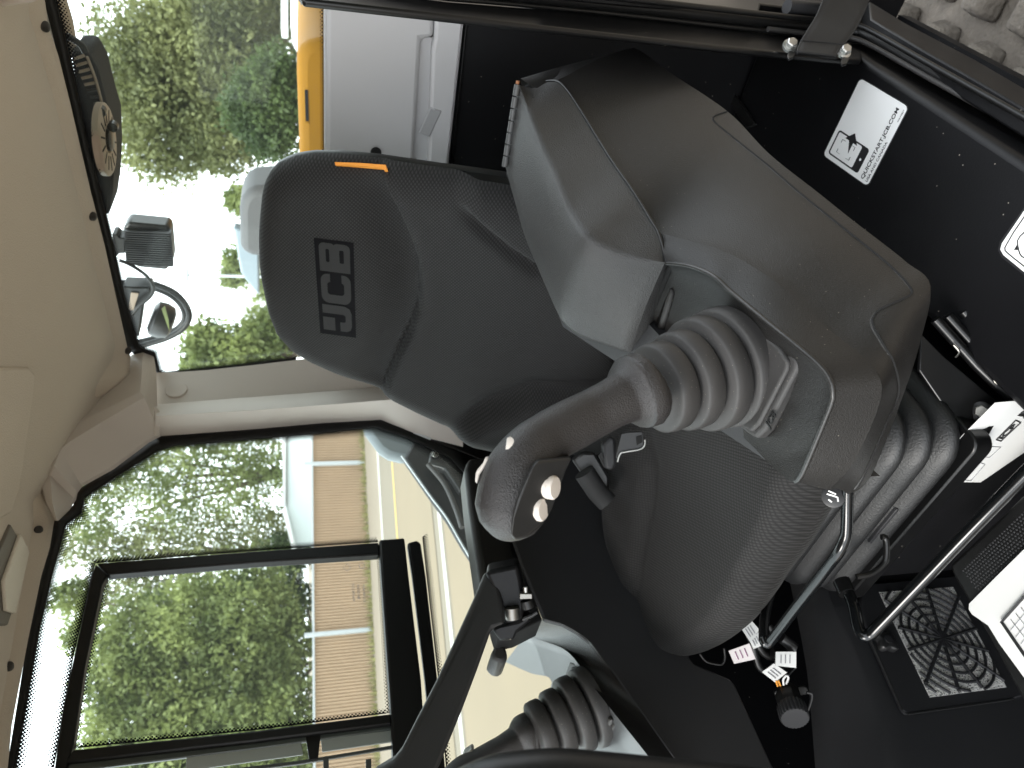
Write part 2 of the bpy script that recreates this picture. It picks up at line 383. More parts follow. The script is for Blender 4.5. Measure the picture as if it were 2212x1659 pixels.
# corrugated fence
FH = HC * (1 - (677 - 653) / (797 - 653)) + 0.04
fen = thing('corrugated_fence', f0, 'tan corrugated sheet metal fence across the road with grey posts', 'fence')
pw = 2.6
pan_me = None
for k in range(-4, 7):
    base = f0 + fu * (k * pw)
    if pan_me is None:
        v, f = [], []; n = 30 * 4
        for i in range(n + 1):
            s = i / n * pw; dp = 0.035 * (1 if (i % 4) in (0, 1) else -1)
            for zz in (0.02, FH - 0.04): v.append(base + fu * s + fn * dp + Z * zz)
        for i in range(n): f.append([2 * i, 2 * i + 2, 2 * i + 3, 2 * i + 1])
        o = obj('fence_panel', v, f, fence_m, fen, 0); pan_me = o; p0 = Vector(o.location)
        o.location = p0
    else:
        o = pan_me.copy(); COL.objects.link(o); o.parent = fen; o.location = p0 + fu * ((k + 4) * pw)
pp0 = HZ(803, 1366, HC); ks = (pp0 - f0).dot(fu)
for k in range(-2, 3):
    c = f0 + fu * (ks + k * 5.2) + fn * 0.09 + Z * (FH / 2 + 0.1)
    box('fence_post', c, (fu, fn, Z), (0.055, 0.055, FH / 2 + 0.12), galv, fen, 0.01)
box('top_rail', f0 + fu * 2.6 + fn * 0.05 + Z * (FH - 0.02), (fu, fn, Z), (15, 0.035, 0.03), galv, fen, 0.006)

# ------------------------------------------------------------------ trees
def leafcloud(blobs, n, size, seed):
    rs = np.random.RandomState(seed)
    wts = np.array([b[3] * b[4] * b[5] for b in blobs]) ** 0.75; wts = wts / wts.sum()
    pick = rs.choice(len(blobs), n, p=wts); V = np.zeros((n * 4, 3))
    bl = np.array([b[:6] for b in blobs])[pick]
    d = rs.normal(size=(n, 3)); d /= np.linalg.norm(d, axis=1)[:, None]
    rad = rs.uniform(0.15, 1, n) ** 0.45
    lump = 0.82 + 0.25 * np.sin(d[:, 0] * 7 + pick) * np.sin(d[:, 1] * 6 + pick * 2) * np.cos(d[:, 2] * 8) + 0.12 * rs.normal(size=n)
    c = bl[:, :3] + d * bl[:, 3:6] * (rad * lump)[:, None]
    u = rs.normal(size=(n, 3)); u /= np.linalg.norm(u, axis=1)[:, None]
    v = np.cross(u, rs.normal(size=(n, 3))); v /= np.linalg.norm(v, axis=1)[:, None]
    s = (size * rs.uniform(0.6, 1.4, n))[:, None]
    V[0::4] = c - u * s; V[1::4] = c + v * s * 0.5; V[2::4] = c + u * s; V[3::4] = c - v * s * 0.5
    F = [[4 * i, 4 * i + 1, 4 * i + 2, 4 * i + 3] for i in range(n)]
    return V, F
def tree(base, blobs, n, size, mat, label, seed, group=None, trunk=0.16):
    base = Vector(base); t = thing('broadleaf_tree', base, label, 'tree', group)
    top = Vector(np.mean([b[:3] for b in blobs], axis=0))
    tube('trunk', [base, base.lerp(top, 0.5) + Vector((0.15, 0.1, 0)), top], [trunk, trunk * 0.7, trunk * 0.3], bark, t, 8, 4)
    for i, b in enumerate(blobs):
        s = base.lerp(top, 0.45); e = Vector(b[:3])
        tube('limb', [s, s.lerp(e, 0.55) + Vector((0, 0, -0.1)), e], [trunk * 0.45, trunk * 0.25, trunk * 0.08], bark, t, 6, 3)
    V, F = leafcloud(blobs, n, size, seed)
    o = obj('crown', [tuple(p) for p in V], F, mat, t, 0); o['kind'] = 'stuff'
    return t
def blob(x, y, d, rx, rz=None):
    p = W(x, y, d); return (p.x, p.y, p.z, rx, rx * 0.9, rz or rx)
# behind the rear window
bl = [blob(330, 130, 13, 1.25), blob(350, 290, 13, 1.05), blob(440, 60, 13, 1.2), blob(420, 200, 13.3, 1.2), blob(500, 130, 13, 1.1), blob(560, 30, 13.4, 0.9), blob(480, 300, 13, 0.85), blob(300, 210, 13, 0.6), blob(530, 250, 13.5, 0.7)]
p = W(640, 160, 13); tree((p.x, p.y, 0), bl, 60000, 0.05, leafB, 'tall olive green tree filling the view behind the yellow engine cover', 1)
bl = [blob(570, 220, 11, 0.62), blob(600, 160, 11, 0.5), blob(590, 290, 11, 0.5), blob(540, 240, 11, 0.5), blob(620, 240, 11, 0.4)]
p = W(650, 230, 11); tree((p.x, p.y, 0), bl, 20000, 0.04, leafC, 'dark green round tree standing in front of the tall olive tree', 2, trunk=0.1)
bl = [blob(570, 40, 30, 1.4), blob(610, 10, 30, 1.2), blob(530, 30, 30, 0.9)]
p = W(640, 30, 30); tree((p.x, p.y, 0), bl, 5000, 0.12, leafB, 'distant grey green tree beyond the white truck', 3)
bl = [blob(450, 745, 18, 0.75), blob(520, 770, 18, 0.9), blob(570, 730, 18, 0.8), blob(470, 800, 18, 0.9), blob(600, 700, 18, 0.7), blob(430, 790, 18, 0.5)]
p = W(640, 760, 18); tree((p.x, p.y, 0), bl, 11000, 0.085, leafA, 'bushy green tree seen beside the rear corner pillar', 4)
bl = [blob(520, 570, 40, 1.3), blob(560, 520, 40, 1.4), blob(500, 600, 40, 0.8), blob(590, 620, 40, 1.2), blob(540, 440, 40, 1.2), blob(510, 430, 40, 0.8)]
p = W(645, 540, 40); tree((p.x, p.y, 0), bl, 6000, 0.16, leafA, 'far sunlit tree beside the pale gabled roof', 5)
# behind the fence
rows = [
 ([(300, 990, 27, 1.5), (420, 960, 27, 1.6), (540, 960, 27, 1.4), (240, 1060, 27, 1.3), (380, 1070, 27, 1.6), (520, 1050, 27, 1.5), (620, 1020, 27, 1.2), (200, 1130, 27, 1.0)], 8500, leafA, 'loose light green tree behind the fence beside the corner pillar', 11, 27),
 ([(240, 1190, 28, 1.3), (330, 1170, 28, 1.5), (460, 1160, 28, 1.7), (580, 1150, 28, 1.5), (160, 1180, 28, 1.0), (200, 1290, 28, 1.2), (310, 1270, 28, 1.5)], 8000, leafB, 'tall thin crowned olive tree behind the middle of the fence', 12, 28),
 ([(300, 1380, 22, 1.6), (420, 1330, 22, 1.7), (540, 1300, 22, 1.6), (250, 1470, 22, 1.3), (380, 1470, 22, 1.7), (520, 1430, 22, 1.6), (620, 1390, 22, 1.1), (170, 1370, 22, .7), (150, 1290, 22, .7)], 24000, leafA, 'dense bright green tree overhanging the fence behind the grey post', 13, 22),
 ([(260, 1580, 21, 1.4), (380, 1590, 21, 1.7), (520, 1570, 21, 1.6), (620, 1540, 21, 1.2), (320, 1680, 21, 1.6), (480, 1690, 21, 1.6), (610, 1660, 21, 1.3), (200, 1690, 21, 1.0)], 22000, leafA, 'dense green tree at the forward end of the fence', 14, 21),
 ([(600, 1460, 27, 1.3), (560, 1560, 27, 1.3), (620, 1300, 27, 1.2), (600, 1620, 27, 1.3), (620, 1200, 27, 1.1)], 12000, leafC, 'shady dark green undergrowth tree just behind the fence', 15, 27)]
for bs, n, mt, lab, sd, dd in rows:
    bl = [blob(*b) for b in bs]; p = W(660, np.mean([b[1] for b in bs]), dd)
    tree((p.x, p.y, 0), bl, int(n * 1.5), 0.085, mt, lab, sd, 'trees behind the fence')

# unseen trees added behind the camera to shade the door side surfaces
tb_ = []
for k in range(9):
    a = math.radians(272 + 92 * k / 8); rr_ = 11.0 + 1.2 * math.sin(k * 2.1)
    for hz_, sz in ((2.4, 2.2), (5.2, 2.6), (8.0, 2.3), (10.6, 1.7)):
        tb_.append((rr_ * math.cos(a) + 1.0, rr_ * math.sin(a), hz_, sz, sz, sz))
V, F = leafcloud(tb_, 18000, 0.42, 77)
tag(obj('added_woodland', [tuple(p) for p in V], F, leafC, None, 0), 'unseen mass of dark green trees added to shade the open door side', 'added_woodland', kind='stuff')
# ------------------------------------------------------------------ far things
def facing_box(name, x0, x1, y0, y1, d, depth, mat, parent=None, bevel=0):
    pts = [W(x0, y0, d), W(x1, y0, d), W(x1, y1, d), W(x0, y1, d)]
    return slab(name, pts, Vector((0, depth, 0)), mat, parent, bevel)
b1 = thing('pale_shed', W(675, 1090, 25.5), 'pale blue grey shed behind the tan fence with a white gable edge', 'building')
slab('wall', [W(617, 940, 25.5), W(616, 1090, 25.5), W(630, 1180, 25.5), W(760, 1180, 25.5), W(760, 940, 25.5)], Vector((-.2, 1.2, 0)), bwall, b1)
slab('roof', [W(610, 930, 25.35), W(611, 1095, 25.35), W(617, 1095, 25.35), W(617, 930, 25.35)], Vector((-.2, 1.4, 0)), roofm, b1)
slab('gable_trim', [W(609, 1100, 25.3), W(633, 1196, 25.3), W(641, 1192, 25.3), W(618, 1098, 25.3)], Vector((0, 0.1, 0)), white_p, b1)
b2 = thing('gabled_building', W(640, 600, 45), 'far pale building with a sloping ribbed roof seen past the headrest', 'building')
slab('roof', [W(503, 590, 45), W(511, 690, 45), W(560, 735, 45), W(620, 745, 45), W(620, 560, 45), W(540, 560, 45)], Vector((0, 8, 0)), roofm, b2)
slab('wall', [W(608, 560, 44.8), W(608, 740, 44.8), W(680, 740, 44.8), W(680, 560, 44.8)], Vector((0, 8, 0)), bwall, b2)
lp = thing('lamp_post', W(640, 594, 38), 'thin distant lamp post against the white sky', 'lamp post')
tube('pole', [W(405, 594, 38), W(640, 600, 38)], 0.07, galv, lp, 8)
box('lamp_head', W(404, 594, 38), ((1, 0, 0), (0, 1, 0), Z), (0.35, 0.15, 0.07), galv, lp, 0.02)
tr = thing('white_truck', W(700, 60, 9), 'white truck cab parked behind the machine beyond the yellow cover', 'truck')
slab('cab', [W(628, -30, 9), W(628, 60, 9), W(640, 66, 9), W(640, 110, 9), W(655, 128, 9), W(760, 140, 9), W(760, -30, 9)], Vector((0.4, 1.4, 0)), white_p, tr, 0.04)
slab('side_window', [W(640, 112, 8.97), W(640, 122, 8.97), W(656, 126, 8.97), W(656, 112, 8.97)], Vector((0, 0.02, 0)), ink, tr)
slab('mast', [W(607, -20, 9.2), W(607, 60, 9.2), W(622, 62, 9.2), W(622, -20, 9.2)], Vector((0, 0.3, 0)), roofm, tr, 0.02)

# ================================================================== CAB SHELL
ZF = HC - 1.15
RB = 1.375; LR = 1.238; LL = 0.238
# headliner
E = [BW(x, y, RB - 0.01) for x, y in ((96, 0), (102, 50), (125, 117), (150, 217), (172, 312), (196, 415), (225, 527), (250, 640), (275, 752), (282, 770))]
E += [YW(279, 805, 1.765), YW(255, 829, 1.735), YW(205, 867, 1.715)]
E += [LT(x, y, 1.19) for x, y in ((125, 907), (115, 917), (85, 982), (80, 1037), (97, 1084))]
E += [LT(x, y, 1.222) for x, y in ((117, 1124), (107, 1184), (89, 1244), (60, 1384), (25, 1569), (16, 1659))]
zr = sum(p.z for p in E) / len(E)
E += [LB(1.222, 0.1, HC + 0.40), LB(1.222, -0.28, HC + 0.39), LB(0.25, -0.28, HC + 0.39), LB(0.25, 0.4, HC + 0.39), LB(0.25, 1.36, HC + 0.39)]
Qc = LB(0.72, 0.55, HC + 0.47)
rowsE = []
for ins, up in ((-0.012, 0.014), (0, 0), (0.006, -0.002), (0.02, 0.006), (0.045, 0.026), (0.09, 0.05), (0.16, 0.06), (0.3, 0.064)):
    row = []
    for p in E:
        dv = Vector((Qc.x - p.x, Qc.y - p.y, 0)); row.append(p + dv.normalized() * ins + Z * up)
    rowsE.append(row)
rowsE.append([Vector((p.x * 0.02 + Qc.x * 0.98, p.y * 0.02 + Qc.y * 0.98, HC + 0.475)) for p in E])
hl = loft('ceiling', rowsE, liner, None, 60, True, True); tag(hl, kind='structure')
hb = bvh(hl)
rf = slab('roof', [LB(0.15, -0.32, HC + 0.52), LB(1.33, -0.32, HC + 0.52), LB(1.33, 1.52, HC + 0.52), LB(0.15, 1.52, HC + 0.52)], Z * 0.06, yellow, None, 0.02); tag(rf, kind='structure')
for x, y in ((97, 57), (200, 467), (276, 757), (83, 1146), (18, 1441)):
    P = hit(hb, x, y, 0.0005); n = (CAM - P); n = Vector((n.x * .4, n.y * .4, -1)).normalized()
    lathe('screw', [(0.0085, -0.002), (0.0085, 0.0015), (0.005, 0.003), (0.001, 0.0032)], P, n, screw_m, hl, 16)
slab('entry_trim', [W(x, y, 1.02) for x, y in ((-40, -40), (92, -40), (86, 2), (70, 8), (-40, 22))], Z * 0.02, trim, hl, 0.006)
P = [hit(hb, x, y, 0.004) for x, y in ((-60, 792), (58, 792), (72, 806), (70, 840), (52, 960), (35, 1060), (20, 1110), (-60, 1150))]
slab('ceiling_inset', P, Z * 0.012, liner, hl, 0.008, 3)
il = thing('ceiling_lamp', hit(hb, 25, 1240), 'small rectangular interior lamp set into the beige headliner', 'lamp')
P = [hit(hb, x, y, 0.004) for x, y in ((-30, 1235), (18, 1131), (52, 1190), (53, 1225), (12, 1352), (-8, 1352), (-40, 1300))]
slab('bezel', P, Z * 0.012, mk('lamp_bezel', (0.09, 0.08, 0.065), 0.5), il, 0.004)
P = [hit(hb, x, y, 0.009) for x, y in ((-5, 1255), (32, 1154), (52, 1192), (20, 1327), (0, 1320))]
slab('lens', P, Z * 0.006, lensm, il, 0.002)

# rear wall: black lower panel, pale parcel panel, ledge and groove
zt = BW(704, 200, RB).z
zb = BW(990, 200, RB).z
rw = slab('rear_wall', [LB(0.22, RB + 0.012, ZF), LB(1.25, RB + 0.012, ZF), LB(1.25, RB + 0.012, zt - .02), LB(0.22, RB + 0.012, zt - .02)], B * 0.03, floor_blk, None); tag(rw, kind='structure')
def rp(name, pts, b, th, mat, par, bev=0.004):
    return slab(name, [BW(x, y, b) for x, y in pts], B * th, mat, par, bev)
rp('parcel_panel', [(704, -40), (704, 345), (703, 700), (720, 800), (897, 800), (893, 357), (910, 85), (937, 82), (938, 32), (940, -40)], RB - 0.012, 0.023, panel_grey, rw, 0.008)
rp('panel_ledge', [(943, -40), (939, 84), (934, 106), (925, 350), (915, 700), (940, 700), (967, 377), (1004, 37), (1012, -40)], RB - 0.020, 0.031, panel_grey, rw, 0.006)
rp('panel_groove', [(908, 80), (890, 360), (880, 700), (925, 700), (934, 350), (945, 80)], RB + 0.004, 0.006, panel_grey, rw, 0.001)
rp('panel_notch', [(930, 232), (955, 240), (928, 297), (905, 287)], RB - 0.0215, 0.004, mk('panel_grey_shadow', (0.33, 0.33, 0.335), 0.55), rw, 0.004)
lathe('panel_hole', [(0.0105, 0), (0.0105, 0.002), (0.009, 0.0022), (0.008, 0.001)], BW(812, 329, RB - 0.0125), -B, hole, rw, 24)
rp('panel_edge', [(1006, 37), (970, 377), (940, 700), (948, 700), (976, 377), (1013, 38)], RB - 0.006, 0.02, seal_blk, rw, 0.003)

# rear window
zT = BW(150, 217, RB).z + 0.03
rwin = thing('rear_window', LB(0.7, RB, zt), 'rear cab window with black printed border under the beige headliner', 'window')
slab('pane', [LB(0.22, RB + 0.010, zt - 0.02), LB(1.235, RB + 0.010, zt - 0.02), LB(1.235, RB + 0.010, zT), LB(0.22, RB + 0.010, zT)], B * 0.004, glass, rwin, 0, smooth=0)
O1 = [(90, -30), (96, 0), (125, 117), (150, 217), (172, 312), (196, 415), (225, 527), (250, 640), (275, 752), (292, 765), (325, 765), (333, 800), (345, 812), (553, 790), (640, 780)]
N1 = [(114, -30), (120, 0), (149, 117), (170, 217), (191, 312), (216, 415), (243, 527), (268, 640), (299, 747), (304, 752), (334, 762), (344, 800), (354, 807), (553, 785), (640, 774)]
F1 = [(136, -30), (142, 0), (166, 117), (185, 217), (207, 312), (228, 415), (254, 527), (279, 640), (308, 740), (316, 744), (344, 750), (356, 788), (364, 797), (553, 774), (640, 763)]
def strip2(name, A, Bp, plane, val, th, mat, par, uvpitch=None):
    a = [plane(x, y, val) for x, y in A]; b2 = [plane(x, y, val) for x, y in Bp]
    if uvpitch:
        v, f, uv, ac = [], [], [], []; s = 0
        for i in range(len(a)):
            if i: s += ((a[i] - a[i - 1]).length + (b2[i] - b2[i - 1]).length) / 2
            wd = (b2[i] - a[i]).length
            v += [a[i], b2[i]]; uv += [(s / uvpitch, 0), (s / uvpitch, wd / uvpitch)]; ac += [(0, 0), (0, 1)]
        for i in range(len(a) - 1): f.append([2 * i, 2 * i + 2, 2 * i + 3, 2 * i + 1])
        o = obj(name, v, f, mat, par, 0, uv=uv)
        ul = o.data.uv_layers.new(name='across')
        for lp_ in o.data.loops: ul.data[lp_.index].uv = ac[lp_.vertex_index]
        return o
    o = loft(name, [a, b2], mat, par, 35)
    sm = o.modifiers.new('thick', 'SOLIDIFY'); sm.thickness = th; sm.offset = 0
    return o
strip2('border_band', O1, N1, BW, RB + 0.004, 0.006, frame_blk, rwin)
strip2('frit_band', N1, F1, BW, RB + 0.0085, 0, frit, rwin, 0.0042)
strip2('frit_band', [(703, -40), (704, 380)], [(690, -40), (692, 380)], BW, RB + 0.0085, 0, frit, rwin, 0.0042)
tube('lower_seal', [BW(703, -40, RB - 0.004), BW(704, 345, RB - 0.004), BW(704, 790, RB - 0.004)], 0.003, panel_grey, rwin, 8)

# corner pillar trim
cp = thing('corner_pillar_trim', LB(1.2, 1.33, HC - 0.3), 'taupe moulded trim covering the rear corner pillar with a round cap', 'pillar trim')
xs = [337, 395, 450, 553, 700, 823, 890, 932, 1000]
yw = [805, 803, 799, 788, 770, 756, 750, 745, 740]
y1 = [876, 871, 867, 859, 848, 838, 833, 830, 825]
y2 = [896, 892, 889, 883, 872, 862, 858, 855, 850]
y3 = [942, 938, 934, 926, 913, 906, 933, 948, 965]
rows_p = [[BW(x, y, RB - 0.006) for x, y in zip(xs, yw)], [YW(x, y - 2, 1.750) for x, y in zip(xs, y1)], [YW(x, y, 1.738) for x, y in zip(xs, y1)],
          [YW(x, y, 1.678) for x, y in zip(xs, y2)], [YW(x, y + 3, 1.674) for x, y in zip(xs, y2)], [LT(x, y, 1.225) for x, y in zip(xs, y3)], [LT(x, y + 2, 1.234) for x, y in zip(xs, y3)]]
pt_o = loft('pillar', rows_p, trim, cp, 28)
e0 = [(283, 766), (279, 805), (255, 829), (205, 867), (165, 887), (125, 907), (112, 922), (85, 982), (80, 1037), (97, 1084), (117, 1124)]
e1 = [(309, 760), (306, 812), (303, 846), (207, 894), (170, 912), (135, 929), (107, 952), (92, 1000), (87, 1037), (101, 1086), (120, 1125)]
e2 = [(332, 766), (318, 836), (312, 858), (215, 915), (182, 935), (150, 954), (130, 972), (117, 1006), (108, 1026), (113, 1086), (123, 1125)]
e3 = [(338, 806), (340, 880), (347, 943), (322, 956), (285, 984), (245, 1014), (178, 1051), (168, 1064), (164, 1080), (150, 1102), (127, 1124)]
Y0 = [1.795, 1.762, 1.733, 1.713]; Y1 = [1.79, 1.725, 1.69, 1.665]; Y2 = [1.80, 1.722, 1.68, 1.648]
r0 = [YW(x, y, Y0[i]) if i < 4 else LT(x, y, 1.188) for i, (x, y) in enumerate(e0)]
r1 = [YW(x, y, Y1[i]) if i < 4 else LT(x, y, 1.160 if i < 8 else 1.175) for i, (x, y) in enumerate(e1)]
r2 = [YW(x, y, Y2[i]) if i < 4 else LT(x, y, 1.152 if i < 8 else 1.172) for i, (x, y) in enumerate(e2)]
r3 = [YW(338, 806, 1.80), YW(340, 880, 1.735)] + [LT(x, y, 1.224) for x, y in e3[2:]]
def mid(a, b, t, k=0): return [p.lerp(q, t) for p, q in zip(a, b)]
r3b = mid(r2, r3, 0.93); r3b = [p + (CAM - p).normalized() * 0.004 for p in r3b]
loft('shoulder', [r0, mid(r0, r1, .9), r1, mid(r1, r2, .12), r2, mid(r2, r3, .06), r3b, r3], trim, cp, 28)
slab('seat_corner_plate', [YW(x, y, 1.69) for x, y in ((332, 880), (331, 942), (345, 944), (346, 896))], B * 0.01, trim, cp, 0.003)
pb = bvh(pt_o)
P = hit(pb, 381, 843, 0.0); capn = (hit(pb, 381, 843, 0.01) - P).normalized(); lathe('cap', [(0.0235, -0.006), (0.0235, 0.002), (0.022, 0.0035), (0.001, 0.004)], P, capn, trim, cp, 32, 30)
slab('joint_plate', [LT(x, y, 1.222) for x, y in ((893, 909), (892, 931), (931, 947), (932, 926))], R * 0.012, mk('plate_pale', (0.5, 0.52, 0.51), 0.5), cp, 0.002)

# side window on the machine's right
sw = thing('side_window', LB(LR, 0.6, HC - 0.4), 'right hand cab window with black border and sliding sash', 'window')
slab('pane', [LB(LR, -0.3, HC - 0.47), LB(LR, 1.33, HC - 0.47), LB(LR, 1.33, HC + 0.46), LB(LR, -0.3, HC + 0.46)], R * 0.004, glass, sw, 0, smooth=0)
O2 = [(0, 1740), (16, 1659), (60, 1384), (89, 1244), (106, 1184), (116, 1126), (127, 1122), (159, 1093), (167, 1061), (244, 1013), (321, 953), (345, 940), (553, 924), (700, 910), (823, 902), (890, 928), (932, 944), (985, 964), (1050, 990)]
N2 = [(16, 1740), (32, 1659), (82, 1369), (111, 1244), (128, 1184), (140, 1137), (145, 1129), (175, 1109), (182, 1074), (250, 1029), (340, 972), (375, 962), (553, 947), (700, 934), (810, 922), (878, 944), (928, 967), (975, 990), (1020, 1040)]
F2 = [(40, 1740), (56, 1659), (103, 1374), (131, 1252), (147, 1196), (158, 1155), (163, 1147), (189, 1126), (200, 1092), (260, 1044), (349, 990), (380, 978), (553, 963), (700, 950), (806, 940), (870, 960), (918, 984), (962, 1008), (1000, 1055)]
strip2('border_band', O2, N2, LT, LR - 0.006, 0.006, frame_blk, sw)
strip2('frit_band', N2, F2, LT, LR - 0.0015, 0, frit, sw, 0.0042)
def bar(name, pts, L, th, mat, par, bev=0.003): return slab(name, [LT(x, y, L) for x, y in pts], R * th, mat, par, bev)
bar('sash_top', [(206, 1217), (197, 1244), (160, 1414), (135, 1532), (117, 1659), (100, 1760), (127, 1760), (144, 1659), (159, 1605), (183, 1440), (220, 1262), (232, 1241)], LR - 0.022, 0.02, frame_blk, sw)
bar('sash_upright', [(209, 1216), (553, 1190), (818, 1171), (820, 1197), (553, 1214), (233, 1240)], LR - 0.0235, 0.02, frame_blk, sw)
bar('sash_upright', [(142, 1646), (157, 1619), (553, 1578), (846, 1541), (846, 1563), (553, 1600)], LR - 0.0235, 0.02, frame_blk, sw)
bar('sash_rail', [(819, 1165), (874, 1161), (883, 1244), (910, 1469), (914, 1531), (925, 1700), (852, 1700), (850, 1659), (845, 1541), (824, 1244)], LR - 0.032, 0.03, frame_blk, sw, 0.004)
bar('sash_channel', [(880, 1172), (900, 1166), (909, 1172), (920, 1244), (945, 1464), (965, 1690), (940, 1690), (918, 1464), (891, 1244)], LR - 0.020, 0.017, frame_blk, sw, 0.004)
def frs(A, Bp): strip2('frit_band', A, Bp, LT, LR - 0.0018, 0, frit, sw, 0.0042)
frs([(206, 1217), (553, 1190), (818, 1171)], [(190, 1205), (553, 1178), (812, 1159)])
frs([(206, 1217), (160, 1414), (117, 1659)], [(186, 1212), (141, 1409), (98, 1654)])
frs([(226, 1244), (553, 1214), (820, 1197)], [(232, 1258), (553, 1226), (822, 1209)])
frs([(226, 1244), (183, 1440), (150, 1640)], [(240, 1249), (198, 1444), (164, 1643)])
frs([(157, 1617), (553, 1577), (846, 1540)], [(156, 1605), (553, 1566), (844, 1529)])
frs([(824, 1200), (845, 1541)], [(812, 1202), (833, 1541)])
frs([(912, 1160), (921, 1244), (946, 1464), (966, 1690)], [(924, 1150), (935, 1242), (958, 1461), (978, 1690)])
# glass maker's marks
def lmark(s, x, y, size, L=LR - 0.003, name='glass_mark'):
    text(name, s, size, LT(x, y, L), -B, Z, ink_grey, sw, 0.0001)
lmark('10VR-001CCC', 788, 1262, 0.0065); lmark('43R-001580', 776, 1262, 0.0065); lmark('DOT 960 M56', 765, 1260, 0.0065)
tube('glass_mark', [LT(782 + 6 * math.cos(a), 1222 + 6 * math.sin(a), LR - 0.003) for a in np.linspace(0, 6.0, 16)], 0.0005, ink_grey, sw, 5)
tube('glass_mark', [LT(750 + dx, 1226 + dy, LR - 0.003) for dx, dy in ((8, 0), (0, 8), (-8, 0), (0, -8), (8, 0))], 0.0005, ink_grey, sw, 5)
# forward pane with its own frame
bar('front_frame', [(140, 1650), (553, 1604), (846, 1566), (850, 1575), (553, 1617), (138, 1668)], LR - 0.014, 0.008, mk('frame_green', (0.05, 0.06, 0.055), 0.4), sw, 0.002)
gstrip = mk('glass_strip_grey', (0.28, 0.31, 0.29), 0.4)
bar('front_strip', [(693, 1596), (846, 1577), (848, 1602), (696, 1624)], LR - 0.012, 0.004, gstrip, sw, 0.001)
bar('front_strip', [(404, 1630), (650, 1601), (655, 1630), (400, 1665)], LR - 0.012, 0.004, gstrip, sw, 0.001)
dkg = mk('glass_frame_dark', (0.055, 0.062, 0.06), 0.4)
bar('front_frame', [(400, 1672), (650, 1642), (850, 1609), (852, 1616), (650, 1650), (400, 1682)], LR - 0.013, 0.005, dkg, sw, 0.001)
bar('front_frame', [(660, 1588), (693, 1584), (687, 1640), (668, 1642)], LR - 0.015, 0.006, frame_blk, sw, 0.001)
for xa in (698, 790):
    bar('front_frame', [(xa, 1640), (xa + 12, 1638), (xa + 14, 1720), (xa + 2, 1720)], LR - 0.013, 0.005, dkg, sw, 0.001)

# right wall below the glass
rwl = slab('side_wall', [LB(LR - 0.004, -0.3, ZF), LB(LR - 0.004, 1.37, ZF), LB(LR - 0.004, 1.37, HC - 0.46), LB(LR - 0.004, -0.3, HC - 0.46)], R * 0.03, floor_blk, None); tag(rwl, kind='structure')
slab('rear_quarter', [LT(x, y, LR - 0.012) for x, y in ((826, 898), (893, 934), (985, 970), (1060, 1000), (1150, 1060), (1150, 800), (900, 700), (826, 700))], R * 0.006, seal_blk, rwl, 0.002)
# machine cover outside the side window
cw = thing('side_cowl', LT(900, 1000, 1.7), 'black and grey machine side cover outside the right window', 'engine cover')
slab('grey_cover', [LT(x, y, 1.75) for x, y in ((785, 915), (788, 930), (818, 969), (838, 982), (872, 990), (900, 985), (1000, 1000), (1000, 860), (785, 860))], R * 0.04, mk('cowl_grey', (0.15, 0.175, 0.19), 0.6), cw, 0.02)
slab('black_cover', [LT(x, y, 1.7) for x, y in ((872, 989), (928, 1069), (965, 1120), (998, 1177), (1080, 1300), (1090, 950), (900, 940))], R * 0.03, floor_blk, cw, 0.01)
tube('edge_strip', [LT(x, y, 1.69) for x, y in ((868, 985), (928, 1069), (965, 1118), (998, 1175), (1050, 1260))], 0.0035, galv, cw, 8, 4)
slab('hinge_plate', [LT(x, y, 1.66) for x, y in ((930, 975), (950, 985), (998, 1025), (995, 1060), (960, 1010), (925, 1000))], R * 0.03, shellm, cw, 0.006)
tube('cable', [LT(x, y, 1.65) for x, y in ((925, 1003), (960, 1045), (985, 1100), (998, 1140))], 0.008, rubber, cw, 8, 5)
lathe('bolt', [(0.012, 0), (0.012, 0.006), (0.006, 0.008)], LT(940, 982, 1.655), -R, zinc, cw, 16)

# outside the rear window: yellow cover, roof overhang, lamp, fan, cable
hd = thing('engine_cover', BW(700, 220, 2.2), 'yellow engine cover with a black slot behind the rear window', 'engine cover')
slab('cover', [BW(x, y, 2.2) for x, y in ((701, 86), (685, 87), (665, 92), (650, 104), (642, 125), (641, 160), (646, 300), (649, 500), (760, 500), (760, 86))], B * 0.6, yellow, hd, 0.03, 3)
slab('slot', [BW(x, y, 2.198) for x, y in ((658, 195), (660, 262), (667, 263), (665, 195))], B * 0.02, hole, hd)
slab('slot_edge', [BW(x, y, 2.197) for x, y in ((660, 262), (660, 266), (668, 267), (667, 262))], B * 0.02, yellow, hd)
gh = thing('counterweight_cover', BW(545, 480, 2.6), 'pale grey curved cover and panel outside behind the headrest', 'cover')
slab('cover', [BW(x, y, 2.6) for x, y in ((517, 455), (522, 432), (534, 416), (550, 408), (640, 400), (640, 560), (545, 556), (519, 545))], B * 0.2, mk('cover_grey', (0.07, 0.07, 0.073), 0.6), gh, 0.03, 3)
slab('panel', [BW(x, y, 2.9) for x, y in ((503, 492), (520, 495), (560, 520), (560, 640), (530, 605), (520, 590))], B * 0.05, mk('panel_blue', (0.22, 0.27, 0.31), 0.4), gh, 0.01)
mr = thing('black_mirror', BW(680, 20, 2.6), 'black housing with rounded corner behind the cab by the truck', 'mirror')
slab('housing', [BW(x, y, 2.6) for x, y in ((648, -40), (650, 30), (653, 44), (662, 53), (720, 56), (720, -40))], B * 0.15, seal_blk, mr, 0.02, 3)
slab('face', [BW(x, y, 2.598) for x, y in ((669, -40), (670, 42), (700, 44), (700, -40))], B * 0.004, mk('dark_green', (0.008, 0.05, 0.03), 0.2), mr, 0.002)
